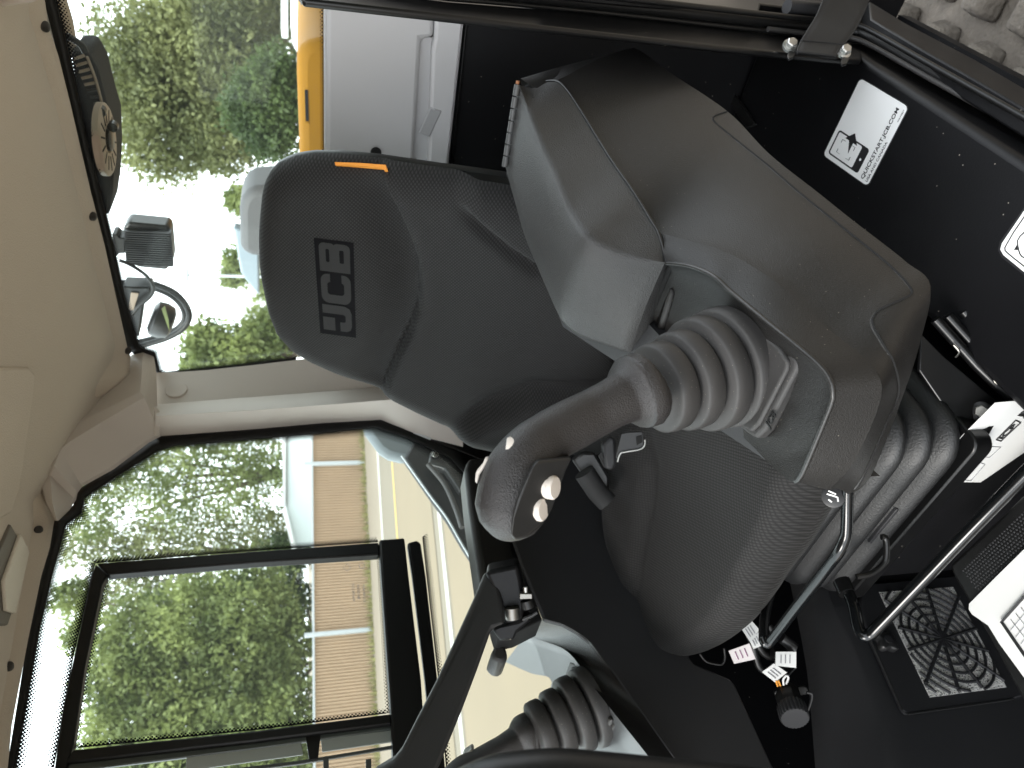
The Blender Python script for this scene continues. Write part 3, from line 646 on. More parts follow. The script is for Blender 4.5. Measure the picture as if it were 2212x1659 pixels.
ov = slab('roof_overhang', [HZ(x, y, -0.41) for x, y in ((90, -40), (112, 0), (140, 85), (160, 125), (172, 118), (167, 84), (160, 42), (146, -6), (138, -40))], Z * 0.03, tan_m, None, 0.006)
tag(ov, 'tan underside of the roof overhang outside the rear window', 'roof trim')
fa = thing('roof_fan', HZ(230, 300, -0.37), 'black ribbed fan housing with a tan slotted disc under the rear roof edge', 'fan')
slab('housing', [BW(x, y, 1.50) for x, y in ((152, 112), (190, 114), (211, 152), (229, 222), (243, 268), (246, 337), (245, 375), (243, 415), (236, 465), (222, 468), (190, 340), (165, 200))], B * 0.10, hole, fa, 0.008)
P = HZ(231, 302, -0.352)
lathe('disc', [(0.066, 0.010), (0.066, 0.0), (0.062, -0.003), (0.024, -0.003), (0.022, 0.002), (0.021, 0.002)], P, Z, tan_m, fa, 36)
lathe('hub', [(0.020, 0.0), (0.020, -0.007), (0.015, -0.010), (0.001, -0.010)], P, Z, steel_blk, fa, 24)
for k in range(14):
    a = 2 * math.pi * k / 14; dv = Vector((math.cos(a), math.sin(a), 0))
    box('disc_slot', P + dv * 0.043 - Z * 0.0032, (dv, Z.cross(dv), Z), (0.013, 0.0016, 0.0006), hole, fa)
for k in range(9):
    t = k / 8; xx = 158 + t * 50; yy = 128 + t * 110
    tube('rib', [BW(xx, yy, 1.495), BW(xx + 24 - 6 * t, yy - 8 + 8 * t, 1.495)], 0.003, tan_m if k < 5 else shellm, fa, 6)
tube('rib', [BW(188, 122, 1.495), BW(206, 170, 1.495), BW(222, 230, 1.495)], 0.0025, tan_m, fa, 6, 4)
for x, y in ((218, 240), (244, 273), (216, 346)): lathe('lug', [(0.009, -0.008), (0.009, 0.006), (0.006, 0.008)], BW(x, y, 1.44), -B, steel_blk, fa, 16)
tag(tube('short_hose', [BW(x, y, 1.47) for x, y in ((143, 78), (160, 86), (176, 98), (185, 114))], 0.006, seal_blk, None, 10, 5), 'short black hose beside the fan under the rear roof edge', 'hose')
wl = thing('work_lamp', BW(320, 530, 1.75), 'square finned black work lamp hanging outside the rear window', 'work lamp')
slab('housing', [BW(x, y, 1.76) for x, y in ((266, 492), (277, 481), (362, 489), (369, 497), (375, 560), (360, 584), (298, 578), (271, 562))], B * 0.05, shellm, wl, 0.006, 3)
for k in range(16):
    t = (k + 0.5) / 16; ya = 497 + t * 76
    slab('fin', [BW(268 + 4 * t, ya, 1.745), BW(368 + 6 * t, ya + 4, 1.745), BW(368 + 6 * t, ya + 6, 1.745), BW(268 + 4 * t, ya + 2, 1.745)], B * 0.02, steel_blk, wl)
slab('bracket', [BW(x, y, 1.75) for x, y in ((242, 507), (252, 507), (258, 514), (270, 514), (270, 548), (258, 548), (250, 555), (246, 555))], B * 0.04, seal_blk, wl, 0.003)
tag(tube('lamp_cable', [BW(x, y, 1.70) for x, y in ((258, 562), (275, 569), (300, 583), (320, 600), (331, 622), (325, 640), (300, 662), (285, 680))], 0.0045, seal_blk, None, 8, 6), 'thin black cable running down from the work lamp', 'cable')
al = thing('reversing_alarm', BW(330, 680, 1.72), 'round black alarm unit in a bracket beside the work lamp', 'alarm')
slab('bracket', [BW(x, y, 1.72) for x, y in ((265, 620), (325, 622), (328, 645), (310, 660), (300, 728), (285, 728), (270, 660))], B * 0.05, steel_blk, al, 0.004)
slab('bracket_edge', [BW(x, y, 1.715) for x, y in ((283, 632), (300, 634), (288, 672), (278, 668))], B * 0.004, tan_m, al, 0.001)
lathe('body', [(0.034, -0.02), (0.048, -0.012), (0.05, 0.01), (0.044, 0.03), (0.03, 0.036), (0.001, 0.037)], BW(343, 690, 1.74), (BW(372, 700, 1.74) - BW(310, 680, 1.74)), shellm, al, 28)
slab('sticker', [BW(x, y, 1.685) for x, y in ((349, 668), (356, 661), (364, 690), (366, 715), (360, 700))], B * 0.002, mk('lime', (0.12, 0.15, 0.03), 0.5), al)
hs = thing('coiled_hose', BW(400, 680, 1.78), 'thick black hoses looping behind the alarm unit', 'hose')
for k in range(2):
    q = k * 9
    tube('hose', [BW(x - q * sx_, y + q * sy_, 1.80 + 0.02 * k) for x, y, sx_, sy_ in ((262, 612, 0, 1), (300, 607, 0, .6), (345, 618, .3, .8), (380, 635, .8, .6), (403, 662, 1, .2), (408, 688, 1, 0), (392, 712, .8, -.4), (355, 732, .3, -.8), (300, 748, 0, -1))], 0.0085, seal_blk, hs, 10, 6)

# ================================================================== SEAT
def dist_poly(P, poly):
    P = np.asarray(P); out_ = np.full(len(P), 1e9); n = len(poly)
    for i in range(n):
        a = np.array(poly[i]); b = np.array(poly[(i + 1) % n]); ab = b - a
        t = np.clip(((P - a) @ ab) / max(1e-12, ab @ ab), 0, 1)
        out_ = np.minimum(out_, np.linalg.norm(P - (a + t[:, None] * ab), axis=1))
    return out_
SC = 0.737
seat = thing('operator_seat', LB(SC, 0.70, ZF), 'dark grey fabric operator seat with tall backrest and suspension bellows', 'seat')
rec = math.radians(14)
bn = (-B * math.cos(rec) + Z * math.sin(rec)).normalized()
bp0 = W(850, 650, 1.27)
bx_ = Z.cross(bn).normalized(); by_ = bn.cross(bx_).normalized()
def bpl(x, y):
    q = PL(x, y, bp0, bn) - bp0; return (q.dot(bx_), q.dot(by_))
rowsD = [(545.5, 510, 530), (547, 478, 565), (550, 440, 600), (555, 418, 626), (568, 394, 687), (585, 379, 735), (620, 365, 775), (660, 359, 800), (723, 360, 830), (803, 367, 864), (893, 380, 909), (933, 386, 927), (990, 393, 952), (1083, 406, 972), (1150, 420, 985), (1220, 440, 988), (1290, 470, 975), (1335, 500, 955), (1360, 540, 920)]
rx_ = [r[0] for r in rowsD]
tt = np.concatenate([np.linspace(0, 1, 14)[:-1] ** 2 * 40 + 545.5, np.linspace(585.5, 1360, 110)])
NC = 90
cols = np.linspace(0, 1, NC); cols = 0.5 - 0.5 * np.cos(cols * math.pi) * (0.75) - 0.0; cols = (cols - cols[0]) / (cols[-1] - cols[0])
G = []; Gd = []
for x in tt:
    a = np.interp(x, rx_, [r[1] for r in rowsD]); b = np.interp(x, rx_, [r[2] for r in rowsD])
    for c in cols: Gd.append((x, a + (b - a) * c)); G.append(bpl(x, a + (b - a) * c))
nr = len(tt)
poly = [G[i * NC] for i in range(nr)] + [G[i * NC + NC - 1] for i in range(nr - 1, -1, -1)]
D_ = dist_poly(G, poly)
cyx = ([300, 415, 460, 520, 565, 622, 670, 720, 777, 830, 950], [790, 828, 853, 880, 895, 902, 895, 878, 850, 827, 790])
def bheight(x, y, m_):
    rho = 0.05
    h = -(rho - math.sqrt(max(0, rho * rho - (rho - min(m_, rho)) ** 2)))
    xc = interp(y, *cyx); s = x - xc
    edge = 0.85 + 0.15 * abs(y - 622) / 210
    edge *= 0.25 + 0.75 * sstep(m_ / 0.05)
    if s < 0: h -= 0.031 * edge * math.exp(-(s / 72) ** 2)
    else: h -= 0.031 * edge * math.exp(-(s / 8) ** 2) - 0.006 * sstep(s / 40)
    yb = interp(x, [950, 980, 1010, 1050, 1106, 1153, 1250, 1360], [410, 438, 457, 490, 535, 566, 600, 620])
    fd = sstep((x - 975) / 70)
    h += fd * (0.028 * sstep((yb - y + 6) / 34) - 0.016 * math.exp(-((y - yb - 6) / 18) ** 2))
    yl = interp(x, [940, 973, 1060, 1152, 1284, 1360], [945, 923, 870, 836, 847, 850])
    fd = sstep((x - 950) / 80)
    h += fd * (0.034 * sstep((y - yl + 6) / 40) - 0.016 * math.exp(-((y - yl + 6) / 16) ** 2))
    h += 0.012 * math.exp(-((y - 640) / 160) ** 2) * sstep((xc - x) / 120)
    return h
BV = []
for (x, y), (gx, gy), m_ in zip(Gd, G, D_): BV.append(bp0 + bx_ * gx + by_ * gy + bn * bheight(x, y, m_))
BF = [[i * NC + k, i * NC + k + 1, (i + 1) * NC + k + 1, (i + 1) * NC + k] for i in range(nr - 1) for k in range(NC - 1)]
br = obj('backrest', BV, BF, seatfab, seat, 60, uv=[(g[0], g[1]) for g in G])
brb = bvh(br)
# shell behind the padding
sh = []
pc = np.mean(np.array(poly), axis=0)
for off_, gr_ in ((-0.046, 0.99), (-0.050, 1.0), (-0.060, 1.002), (-0.078, 0.94), (-0.095, 0.6)):
    sh.append([bp0 + bx_ * (pc[0] + (p[0] - pc[0]) * gr_) + by_ * (pc[1] + (p[1] - pc[1]) * gr_) + bn * off_ for p in poly[::3]])
loft('backrest_shell', sh, shellm, seat, 40, True)
# woven logo
def lg(s, t):
    TL, TR, BR_, BL = (692, 719), (678, 513), (764, 524), (769, 729)
    x = (1 - t) * ((1 - s) * TL[0] + s * TR[0]) + t * ((1 - s) * BL[0] + s * BR_[0])
    y = (1 - t) * ((1 - s) * TL[1] + s * TR[1]) + t * ((1 - s) * BL[1] + s * BR_[1])
    return x, y
def decal_quad(name, s0, s1, t0, t1, off, mat, par, n=4, cut=None):
    v = []; f = []
    for i in range(n + 1):
        for j in range(n + 1):
            v.append(hit(brb, *lg(s0 + (s1 - s0) * i / n, t0 + (t1 - t0) * j / n), off))
    for i in range(n):
        for j in range(n): f.append([i * (n + 1) + j, i * (n + 1) + j + 1, (i + 1) * (n + 1) + j + 1, (i + 1) * (n + 1) + j])
    return obj(name, v, f, mat, par, 60)
lgp = decal_quad('logo_patch', 0, 1, 0, 1, 0.0008, logo_dk, br, 16)
def ring_pts(cx, cy, hw, hh, r, a0=0, a1=2 * math.pi): pass
def decal_poly(name, pts, off, mat, par):
    v = [hit(brb, *lg(s, t), off) for s, t in pts]
    return obj(name, v, [list(range(len(v)))], mat, par, 0)
fab_logo = mk('logo_fabric', (0.0185, 0.018, 0.0178), 0.85, (900, 0.4))
def band(name, outer, inner, closed=False):
    """letter stroke between two outlines"""
    v = [hit(brb, *lg(s, t), 0.0014) for s, t in outer] + [hit(brb, *lg(s, t), 0.0014) for s, t in inner]
    n = len(outer); f = [[i, i + 1, n + i + 1, n + i] for i in range(n - 1)]
    if closed: f.append([n - 1, 0, n, 2 * n - 1])
    return obj(name, v, f, fab_logo, lgp, 0)
def rr(x0, x1, y0, y1, r, k=5, start=0):
    o = []
    for cx, cy, a0 in ((x1 - r[0], y0 + r[1], -90), (x1 - r[0], y1 - r[1], 0), (x0 + r[0], y1 - r[1], 90), (x0 + r[0], y0 + r[1], 180)):
        for i in range(k + 1):
            a = math.radians(a0 + 90 * i / k); o.append((cx + r[0] * math.cos(a), cy + r[1] * math.sin(a)))
    return o
# B: stem with two bowls
def Bbowl(y0, y1):
    o = rr(0.675, 0.965, y0, y1, (0.05, 0.13)); i = rr(0.765, 0.90, y0 + 0.17, y1 - 0.16, (0.012, 0.03)); band('logo_letter', o, i, True)
Bbowl(0.11, 0.53); Bbowl(0.46, 0.90)
decal_quad('logo_letter', 0.665, 0.76, 0.11, 0.90, 0.0015, fab_logo, lgp, 4)
# C: rounded ring open on the right
o = rr(0.335, 0.64, 0.11, 0.90, (0.075, 0.19), 6); i_ = rr(0.425, 0.555, 0.28, 0.72, (0.03, 0.08), 6)
n_ = len(o); sh0 = 7
oo = o[sh0:] + o[:sh0]; ii = i_[sh0:] + i_[:sh0]
band('logo_letter', [(0.64, 0.66)] + oo[1:-1] + [(0.64, 0.36)], [(0.555, 0.66)] + ii[1:-1] + [(0.555, 0.36)])
# J: hook and the small block at its top left
band('logo_letter', [(0.315, 0.11), (0.315, 0.72), (0.29, 0.85), (0.24, 0.90), (0.11, 0.90), (0.07, 0.86), (0.05, 0.76), (0.05, 0.58)], [(0.225, 0.11), (0.225, 0.66), (0.218, 0.71), (0.205, 0.73), (0.16, 0.73), (0.15, 0.72), (0.145, 0.70), (0.145, 0.58)])
decal_quad('logo_letter', 0.05, 0.185, 0.11, 0.44, 0.0015, fab_logo, lgp, 3)
# orange tag on the side of the backrest
tP = hit(brb, 780, 372, 0.0); tdp = (tP - CAM).dot(fwd) - 0.012
tg = [W(x, y, tdp) for x, y in ((723, 350), (780, 352), (833, 356), (837, 368), (830, 368), (828, 362), (780, 358), (724, 356))]
slab('side_tag', tg, fwd * 0.012, orange, seat)
# cushion
CD = [(1322, 800, .50), (1312, 900, .50), (1311, 1019, .505), (1311, 1091, .51), (1318, 1166, .515), (1341, 1244, .52), (1371, 1311, .525), (1388, 1351, .53), (1431, 1399, .535), (1466, 1415, .54), (1488, 1416, .545), (1526, 1406, .55), (1563, 1386, .555), (1606, 1351, .56), (1656, 1286, .565), (1684, 1241, .57), (1734, 1174, .575), (1784, 1084, .58), (1815, 1000, .58), (1800, 900, .58), (1740, 800, .575), (1620, 700, .56), (1500, 660, .545), (1400, 690, .52)]
M_ = catmull([HZ(*c) for c in CD], 9, True)
cc_ = sum(M_, Vector()) / len(M_)
ztop = HC - 0.515
rowsC = []
prof = [(0.70, -0.04), (0.88, -0.035), (0.95, -0.022), (0.985, -0.010), (1.0, 0.0), (0.995, .25), (0.985, .45), (0.97, .62), (0.945, .80), (0.91, .92), (0.87, .98)] + [(float(s), 1.0) for s in np.linspace(0.85, 0.30, 40)] + [(s, 1.0) for s in (.24, .18, .12, .06, .02)]
creaseP = [(1330, 850), (1388, 929), (1403, 1004), (1396, 1079), (1383, 1166), (1373, 1262), (1366, 1295), (1362, 1330), (1362, 1420)]
for s, k in prof:
    row = []
    for p in M_:
        q = cc_.lerp(p, s); zm = p.z
        if k <= 0: z = zm + k
        else:
            zt_ = ztop + (max(ztop, zm + 0.014) - ztop) * sstep((s - .35) / .55); z = zm + (zt_ - zm) * k
        q.z = z
        x, y = proj(q)
        if k > 0.6:
            # raised right hand bolster and the crease beside it
            if 840 < y < 1420:
                xc = interp(y, [c[1] for c in creaseP], [c[0] for c in creaseP]); fd = sstep((y - 840) / 60)
                q.z += fd * (k - .6) / .4 * (0.010 * sstep((xc - x + 14) / 40) - 0.005 * math.exp(-((x - xc - 2) / 12) ** 2))
            q.z -= 0.012 * math.exp(-(((x - 1480) / 120) ** 2 + ((y - 1080) / 150) ** 2))
        row.append(q)
    rowsC.append(row)
nC = len(M_)
cu = [p for r in rowsC for p in r]
cuf = [[i * nC + k, i * nC + (k + 1) % nC, (i + 1) * nC + (k + 1) % nC, (i + 1) * nC + k] for i in range(len(rowsC) - 1) for k in range(nC)]
cuf.append([(len(rowsC) - 1) * nC + k for k in range(nC)])
cush = obj('cushion', cu, cuf, seatfab2, seat, 60, uv=[((p - cc_).dot(R), (p - cc_).dot(B)) for p in cu])
# suspension bellows
def rrect(L0, L1, b0, b1, r, z, k=6):
    o = []
    for cl, cb, a0 in ((L1 - r, b0 + r, -90), (L1 - r, b1 - r, 0), (L0 + r, b1 - r, 90), (L0 + r, b0 + r, 180)):
        for i in range(k + 1):
            a = math.radians(a0 + 90 * i / k); o.append(LB(cl + r * math.cos(a), cb + r * math.sin(a), z))
    return o
bell = []
z0, z1, nf = HC - 0.595, HC - 0.845, 7
for k in range(nf * 8 + 1):
    t = k / (nf * 8); ph = (k % 8) / 8
    e = 0.014 * (abs(math.sin(math.pi * ph)) ** 0.9) + 0.040 * t - 0.01
    bell.append(rrect(0.585 - e, 0.90 + e, 0.545 - e, 0.93 + e, 0.06, z0 + (z1 - z0) * t))
bl_o = loft('suspension_bellows', bell, mk('bellows_rubber', (0.008, 0.0083, 0.0088), 0.5, (350, 0.5), var=(14, 0.25), bdist=0.001), seat, 60, True, True)
slab('suspension_base', rrect(0.555, 0.93, 0.50, 0.96, 0.02, HC - 0.845), -Z * 0.03, steel_blk, seat, 0.003)
slab('mould_plate', [LB(0.70, 0.509, HC - 0.838), LB(0.78, 0.509, HC - 0.838), LB(0.78, 0.511, HC - 0.812), LB(0.70, 0.511, HC - 0.812)], B * 0.012, plastic_blk, seat, 0.001)
text('moulded_mark', '58311E9', 0.013, LB(0.776, 0.508, HC - 0.834), -R, Z, plastic_soft, seat, 0.0006, 0.0002)
slab('seat_pedestal', [LB(0.58, 0.53, HC - 0.876), LB(0.91, 0.53, HC - 0.876), LB(0.91, 0.98, HC - 0.876), LB(0.58, 0.98, HC - 0.876)], Z * (ZF - HC + 0.878), floor_blk, seat, 0.004)
slab('seat_pan', rrect(0.60, 0.93, 0.50, 0.93, 0.05, HC - 0.575), -Z * 0.03, steel_blk, seat, 0.004)
# fore and aft pictogram disc under the cushion
P = W(1800, 1072, 0.775)
lathe('adjuster_disc', [(0.012, 0), (0.012, 0.003), (0.010, 0.004), (0.001, 0.004)], P, CAM - P, ink, seat, 24)
nrm = (CAM - P).normalized(); dx = Z.cross(nrm).normalized(); dyv = nrm.cross(dx)
for a, b in (((-.006, -.004), (-.001, -.004)), ((-.001, -.004), (.003, .006)), ((-.006, .002), (-.003, .005)), ((.002, -.003), (.006, .004))):
    tube('pictogram', [P + nrm * 0.0045 + dx * a[0] + dyv * a[1], P + nrm * 0.0045 + dx * b[0] + dyv * b[1]], 0.0009, white_p, seat, 6)

# seat belt buckle beside the cushion
bk = thing('seat_belt_buckle', HZ(1270, 1050, 0.50), 'black seat belt latch and webbing between the cushion and the right console', 'seat belt')
def fslab(name, pts, d, th, mat, par, bev=0.002): return slab(name, [W(x, y, d) for x, y in pts], fwd * th, mat, par, bev)
fslab('housing', [(1236, 995), (1258, 978), (1285, 978), (1316, 1030), (1316, 1092), (1304, 1094)], 1.16, 0.03, shellm, bk, 0.004)
tube('belt_roll', [W(1262, 1020, 1.145), W(1290, 1062, 1.15), W(1312, 1085, 1.15)], 0.017, webbing, bk, 14)
fslab('latch_tongue', [(1342, 938), (1352, 934), (1388, 932), (1392, 965), (1388, 972), (1345, 980), (1336, 996), (1330, 985)], 1.10, 0.004, shellm, bk, 0.001)
tube('tongue_edge', [W(x, y, 1.097) for x, y in ((1334, 998), (1340, 980), (1352, 976), (1384, 970), (1393, 960), (1393, 950))], 0.0014, zinc, bk, 8, 4)
fslab('latch_slot', [(1374, 944), (1386, 940), (1388, 955), (1376, 962)], 1.098, 0.002, hole, bk, 0.0005)
fslab('latch_cover', [(1302, 962), (1320, 942), (1330, 950), (1332, 1000), (1325, 1016), (1308, 1014)], 1.12, 0.03, plastic_blk, bk, 0.006)
fslab('webbing', [(1292, 985), (1300, 975), (1310, 1005), (1306, 1012)], 1.125, 0.004, webbing, bk, 0.001)

# ================================================================== LEFT CONSOLE
lc = thing('armrest_console', LB(0.40, 0.6, HC - 0.55), 'large charcoal plastic console with padded armrest carrying the near joystick', 'console')
# armrest pad
def hzl(pts): return [HZ(*p) for p in pts]
Iedge = hzl([(1090, 366, .272), (1107, 430, .278), (1131, 515, .286), (1156, 577, .293), (1181, 635, .30), (1201, 680, .306), (1216, 702, .312), (1246, 725, .328), (1306, 747, .356), (1346, 760, .375), (1366, 752, .386)])
Rdg = hzl([(1123, 187, .276), (1134, 222, .279), (1146, 255, .281), (1176, 335, .287), (1201, 392, .291), (1226, 457, .296), (1246, 492, .299), (1266, 515, .304), (1303, 537, .322), (1356, 555, .347), (1436, 567, .383)])
SeamD = [(1136, 188, .31), (1168, 179, .325), (1203, 177, .338), (1226, 197, .345), (1256, 242, .352), (1291, 300, .358), (1326, 355, .364), (1366, 412, .372), (1406, 477, .380), (1423, 507, .384), (1440, 569, .389)]
Sm = hzl(SeamD)
N = 44
def cm(p): return resample(catmull(p, 8), N)
I2, R2, S2 = cm(Iedge), cm(Rdg), cm(Sm)
Idn = [p - Z * 0.05 + R * 0.004 for p in I2]
def bow(a, b, t, k): return [p.lerp(q, t) + Z * k * math.sin(math.pi * t) for p, q in zip(a, b)]
rowsA = [Idn, [p - Z * 0.012 + R * 0.002 for p in I2], [p - Z * 0.004 for p in I2], bow(I2, R2, .05, .002), bow(I2, R2, .25, .003), bow(I2, R2, .5, .003), bow(I2, R2, .75, .0025), bow(I2, R2, .965, .0005), bow(R2, S2, .04, .0), bow(R2, S2, .12, -.001), bow(R2, S2, .4, -.001), S2]
pad = loft('armrest_pad', rowsA, plastic_soft, lc, 60)
# front lip and rear cap of the pad
def cap(rows_, idx): return [r[idx] for r in rows_]
slab('pad_nose', cap(rowsA, -1)[1:], -B * 0.0 - Z * 0.012 + B * 0.01, plastic_soft, lc, 0)
slab('pad_rear', cap(rowsA, 0), B * 0.004, plastic_soft, lc, 0)
hinge_m = mk('hinge_grey', (0.06, 0.06, 0.06), 0.45, (300, 0.2))
# hinge at the rear
h0, h1 = HZ(1119, 184, .272), HZ(1091, 364, .268)
for k in range(7):
    a, b = h0.lerp(h1, k / 7 + 0.008), h0.lerp(h1, (k + 1) / 7 - 0.008)
    tube('hinge_knuckle', [a + B * 0.004, b + B * 0.004], 0.0042, hinge_m, lc, 10)
tube('hinge_pin', [h0 + B * 0.004 - (h1 - h0).normalized() * 0.004, h0 + B * 0.004], 0.0026, mk('rusty_steel', (0.25, 0.1, 0.04), 0.6), lc, 8)
# outer body
U = [(1127, 188, .312), (1168, 178, .327), (1203, 175, .339), (1215, 182, .344), (1291, 299, .360), (1366, 411, .374), (1423, 503, .388), (1556, 540, .420), (1659, 597, .435), (1734, 660, .445), (1789, 710, .452), (1871, 777, .462), (1905, 830, .470), (1890, 900, .474), (1840, 1005, .474), (1790, 1058, .472)]
Lo = [('L', 1127, 171, .336), ('L', 1245, 136, .324), ('L', 1352, 107, .314), ('L', 1380, 108, .308), ('L', 1448, 157, .305), ('L', 1571, 240, .300), ('L', 1659, 330, .298), ('L', 1766, 415, .296), ('L', 1841, 475, .294), ('L', 1909, 527, .293), ('L', 1959, 567, .292), ('L', 2010, 617, .292), ('H', 1990, 732, .555), ('H', 1949, 859, .545), ('H', 1880, 1030, .525), ('H', 1832, 1068, .510)]
Uw = [HZ(*p) for p in U]; Lw = [LT(a, b, c) if t == 'L' else HZ(a, b, c) for t, a, b, c in Lo]
def cmk(P, k=6): return catmull(P, k)
Uc, Lc = cmk(Uw), cmk(Lw)
outn = [(-R * 1.0 + Z * 0.6).normalized() for _ in Uc]
def bowv(a, b, t, k): return [p.lerp(q, t) + n * k * math.sin(math.pi * t) for p, q, n in zip(a, b, outn)]
cqn = LB(0.41, 0.66, HC - 0.50)
skirt = [p.lerp(cqn, 0.03) - Z * 0.003 for p in Lc]; skirt2 = [p.lerp(cqn, 0.3) + Z * 0.005 for p in Lc]
ob = loft('outer_shell', [Uc, bowv(Uc, Lc, .04, .0006), bowv(Uc, Lc, .12, .002), bowv(Uc, Lc, .3, .005), bowv(Uc, Lc, .5, .006), bowv(Uc, Lc, .7, .006), bowv(Uc, Lc, .9, .0055), bowv(Uc, Lc, .975, .003), Lc, skirt, skirt2], plastic, lc, 60)
obb = bvh(ob)
# bevel between shell and joystick well
Rg = [(1441, 569, .386), (1476, 572, .392), (1511, 582, .398), (1546, 600, .402), (1581, 632, .406), (1659, 697, .412), (1709, 737, .416), (1766, 785, .421), (1792, 818, .425), (1799, 854, .428), (1791, 884, .430), (1734, 1021, .436), (1719, 1040, .438)]
C2 = U[5:]
Rgw = resample(catmull([HZ(*p) for p in Rg], 8), 60); C2w = resample(catmull(Uw[6:], 8), 60)
C2w = [q for q in C2w]
loft('bevel', [[p.lerp(q, t) + Z * 0.0015 * math.sin(math.pi * t) for p, q in zip(Rgw, C2w)] for t in (0, .06, .3, .6, .92, 1.0)], plastic, lc, 60)
edge_sm = mk('console_edge', (0.018, 0.0175, 0.017), 0.3, (520, 0.4), spec=0.5, bdist=0.0006)
tube('ridge_edge', Rgw, 0.0024, edge_sm, lc, 10)
# joystick well: dips below the ridge
Wi = [(1384, 716, .400), (1392, 745, .41), (1420, 775, .42), (1455, 800, .43), (1500, 850, .435), (1545, 890, .438), (1581, 921, .440), (1596, 936, .440), (1630, 968, .440), (1659, 999, .440), (1690, 1027, .440), (1709, 1040, .440), (1719, 1041, .440)]
Wiw = resample(catmull([HZ(*p) for p in Wi], 8), 60)
def dip(t, k): return [p.lerp(q, t) - Z * k * min(1, (p - q).length / 0.08) for p, q in zip(Rgw, Wiw)]
well = loft('joystick_well', [Rgw, dip(.05, .005), dip(.12, .008), dip(.25, .009), dip(.5, .007), dip(.75, .004), dip(.95, .001), Wiw, [p - Z * 0.06 for p in Wiw]], plastic, lc, 45)
wb = bvh(well)
slab('well_rib', [hit(wb, x, y, 0.005) for x, y in ((1426, 617), (1452, 618), (1455, 632), (1432, 715), (1408, 720))], -Z * 0.012, plastic, lc, 0.004, 3)
tube('pad_gap', [p - Z * 0.006 for p in (HZ(1441, 571, .388), HZ(1416, 628, .392), HZ(1384, 716, .398), HZ(1367, 752, .396))], 0.004, hole, lc, 8, 4)
# seams: cover line round the shell and welt along the pad
seamD = [(1571, 241), (1546, 250), (1540, 257), (1551, 270), (1600, 310), (1659, 357), (1726, 415), (1809, 482), (1909, 562), (1949, 600), (1967, 622), (1970, 632), (1959, 642), (1904, 667), (1888, 683), (1886, 702), (1909, 745), (1929, 780), (1941, 829), (1937, 862), (1916, 909), (1866, 1026), (1849, 1054)]
sp = []
pr = [Vector((x, y, 0)) for x, y in seamD]
for q in catmull(pr, 6):
    P = hit(obb, q.x, q.y, 0.0002, 0.7)
    if not sp or (P - sp[-1]).length < 0.06: sp.append(P)
tube('cover_seam', sp, 0.0011, hole, lc, 6)
tube('cover_edge', [p + Z * 0.0012 + R * 0.0012 for p in sp], 0.0008, plastic_soft, lc, 6)
tube('pad_welt', [p - R * 0.001 for p in S2], 0.0016, shellm, lc, 8)
# inner closing surface so the console is solid towards the seat
slab('inner_wall', [HZ(1092, 372, .30), HZ(1216, 706, .34), HZ(1366, 756, .41), HZ(1455, 800, .45), HZ(1581, 918, .46), HZ(1660, 994, .46), HZ(1718, 1036, .46)], -Z * 0.10, plastic_blk, lc, 0)

# ------------------------------------------------------------------ joysticks
def boot(name_par, base, top, k, plate):
    ax = (top - base); H_ = ax.length
    pr_ = [(0.060, 0.0), (0.0625, 0.002)]
    for q_, (r_, rin) in enumerate(((0.0625, 0.046), (0.0590, 0.041), (0.0505, 0.035), (0.0450, 0.034))):
        h0_ = 0.0255 * q_
        pr_ += [(r_, h0_ + 0.002), (r_ + 0.0004, h0_ + 0.010), (r_ - 0.0006, h0_ + 0.0175), (r_ - 0.0030, h0_ + 0.0198), (rin + 0.004, h0_ + 0.0206), (rin, h0_ + 0.0222)]
        if q_ < 3: rn = (0.0590, 0.0505, 0.0450)[q_]; pr_ += [(rin + 0.001, h0_ + 0.0240), (rn - 0.003, h0_ + 0.0250), (rn - 0.0008, h0_ + 0.0262)]
    pr_ += [(0.030, 0.101)]
    s = H_ / 0.101
    return lathe('boot', [(r * k, h * s) for r, h in pr_], base, ax, rubber, name_par, 56, 50)
def section(c, t, up, a, b, n=20, e=2.4):
    t = t.normalized(); u = (up - t * up.dot(t)).normalized(); v = t.cross(u); o = []
    for k in range(n):
        an = 2 * math.pi * k / n; cx, sy = math.cos(an), math.sin(an)
        o.append(c + u * a * math.copysign(abs(cx) ** (2 / e), cx) + v * b * math.copysign(abs(sy) ** (2 / e), sy))
    return o
def handle(path, par, mat, up, nm='handle'):
    """path: (point, a, b)"""
    P = [p[0] for p in path]; pts = catmull(P, 6); n = len(pts)
    A = np.interp(np.linspace(0, len(P) - 1, n), range(len(P)), [p[1] for p in path]); Bq = np.interp(np.linspace(0, len(P) - 1, n), range(len(P)), [p[2] for p in path])
    rows_ = []
    for i in range(n):
        t = pts[min(n - 1, i + 1)] - pts[max(0, i - 1)]
        rows_.append(section(pts[i], t, up, A[i], Bq[i]))
    return loft(nm, rows_, mat, par, 60, True, True)
b0 = HZ(1606, 797, .432); t0 = b0 + Vector((-0.022, -0.006, 0.108))
b0 = HZ(1580, 788, .424)
js = thing('joystick', b0, 'near joystick with textured grip and cream buttons on the padded console', 'joystick', 'control joysticks')
pl_ = [HZ(1557, 640, .428), HZ(1575, 640, .428), HZ(1700, 745, .428), HZ(1722, 778, .428), HZ(1718, 800, .428), HZ(1650, 930, .428), HZ(1632, 948, .428), HZ(1615, 938, .428), HZ(1480, 830, .428), HZ(1475, 800, .428)]
slab('boot_plate', pl_, -Z * 0.014, rubber, js, 0.004, 3)
plc = sum(pl_, Vector()) / len(pl_)
slab('boot_step', [plc.lerp(p, 0.90) + Z * 0.004 for p in pl_], -Z * 0.006, rubber, js, 0.003, 3)
boot(js, b0, t0, 1.0, None)
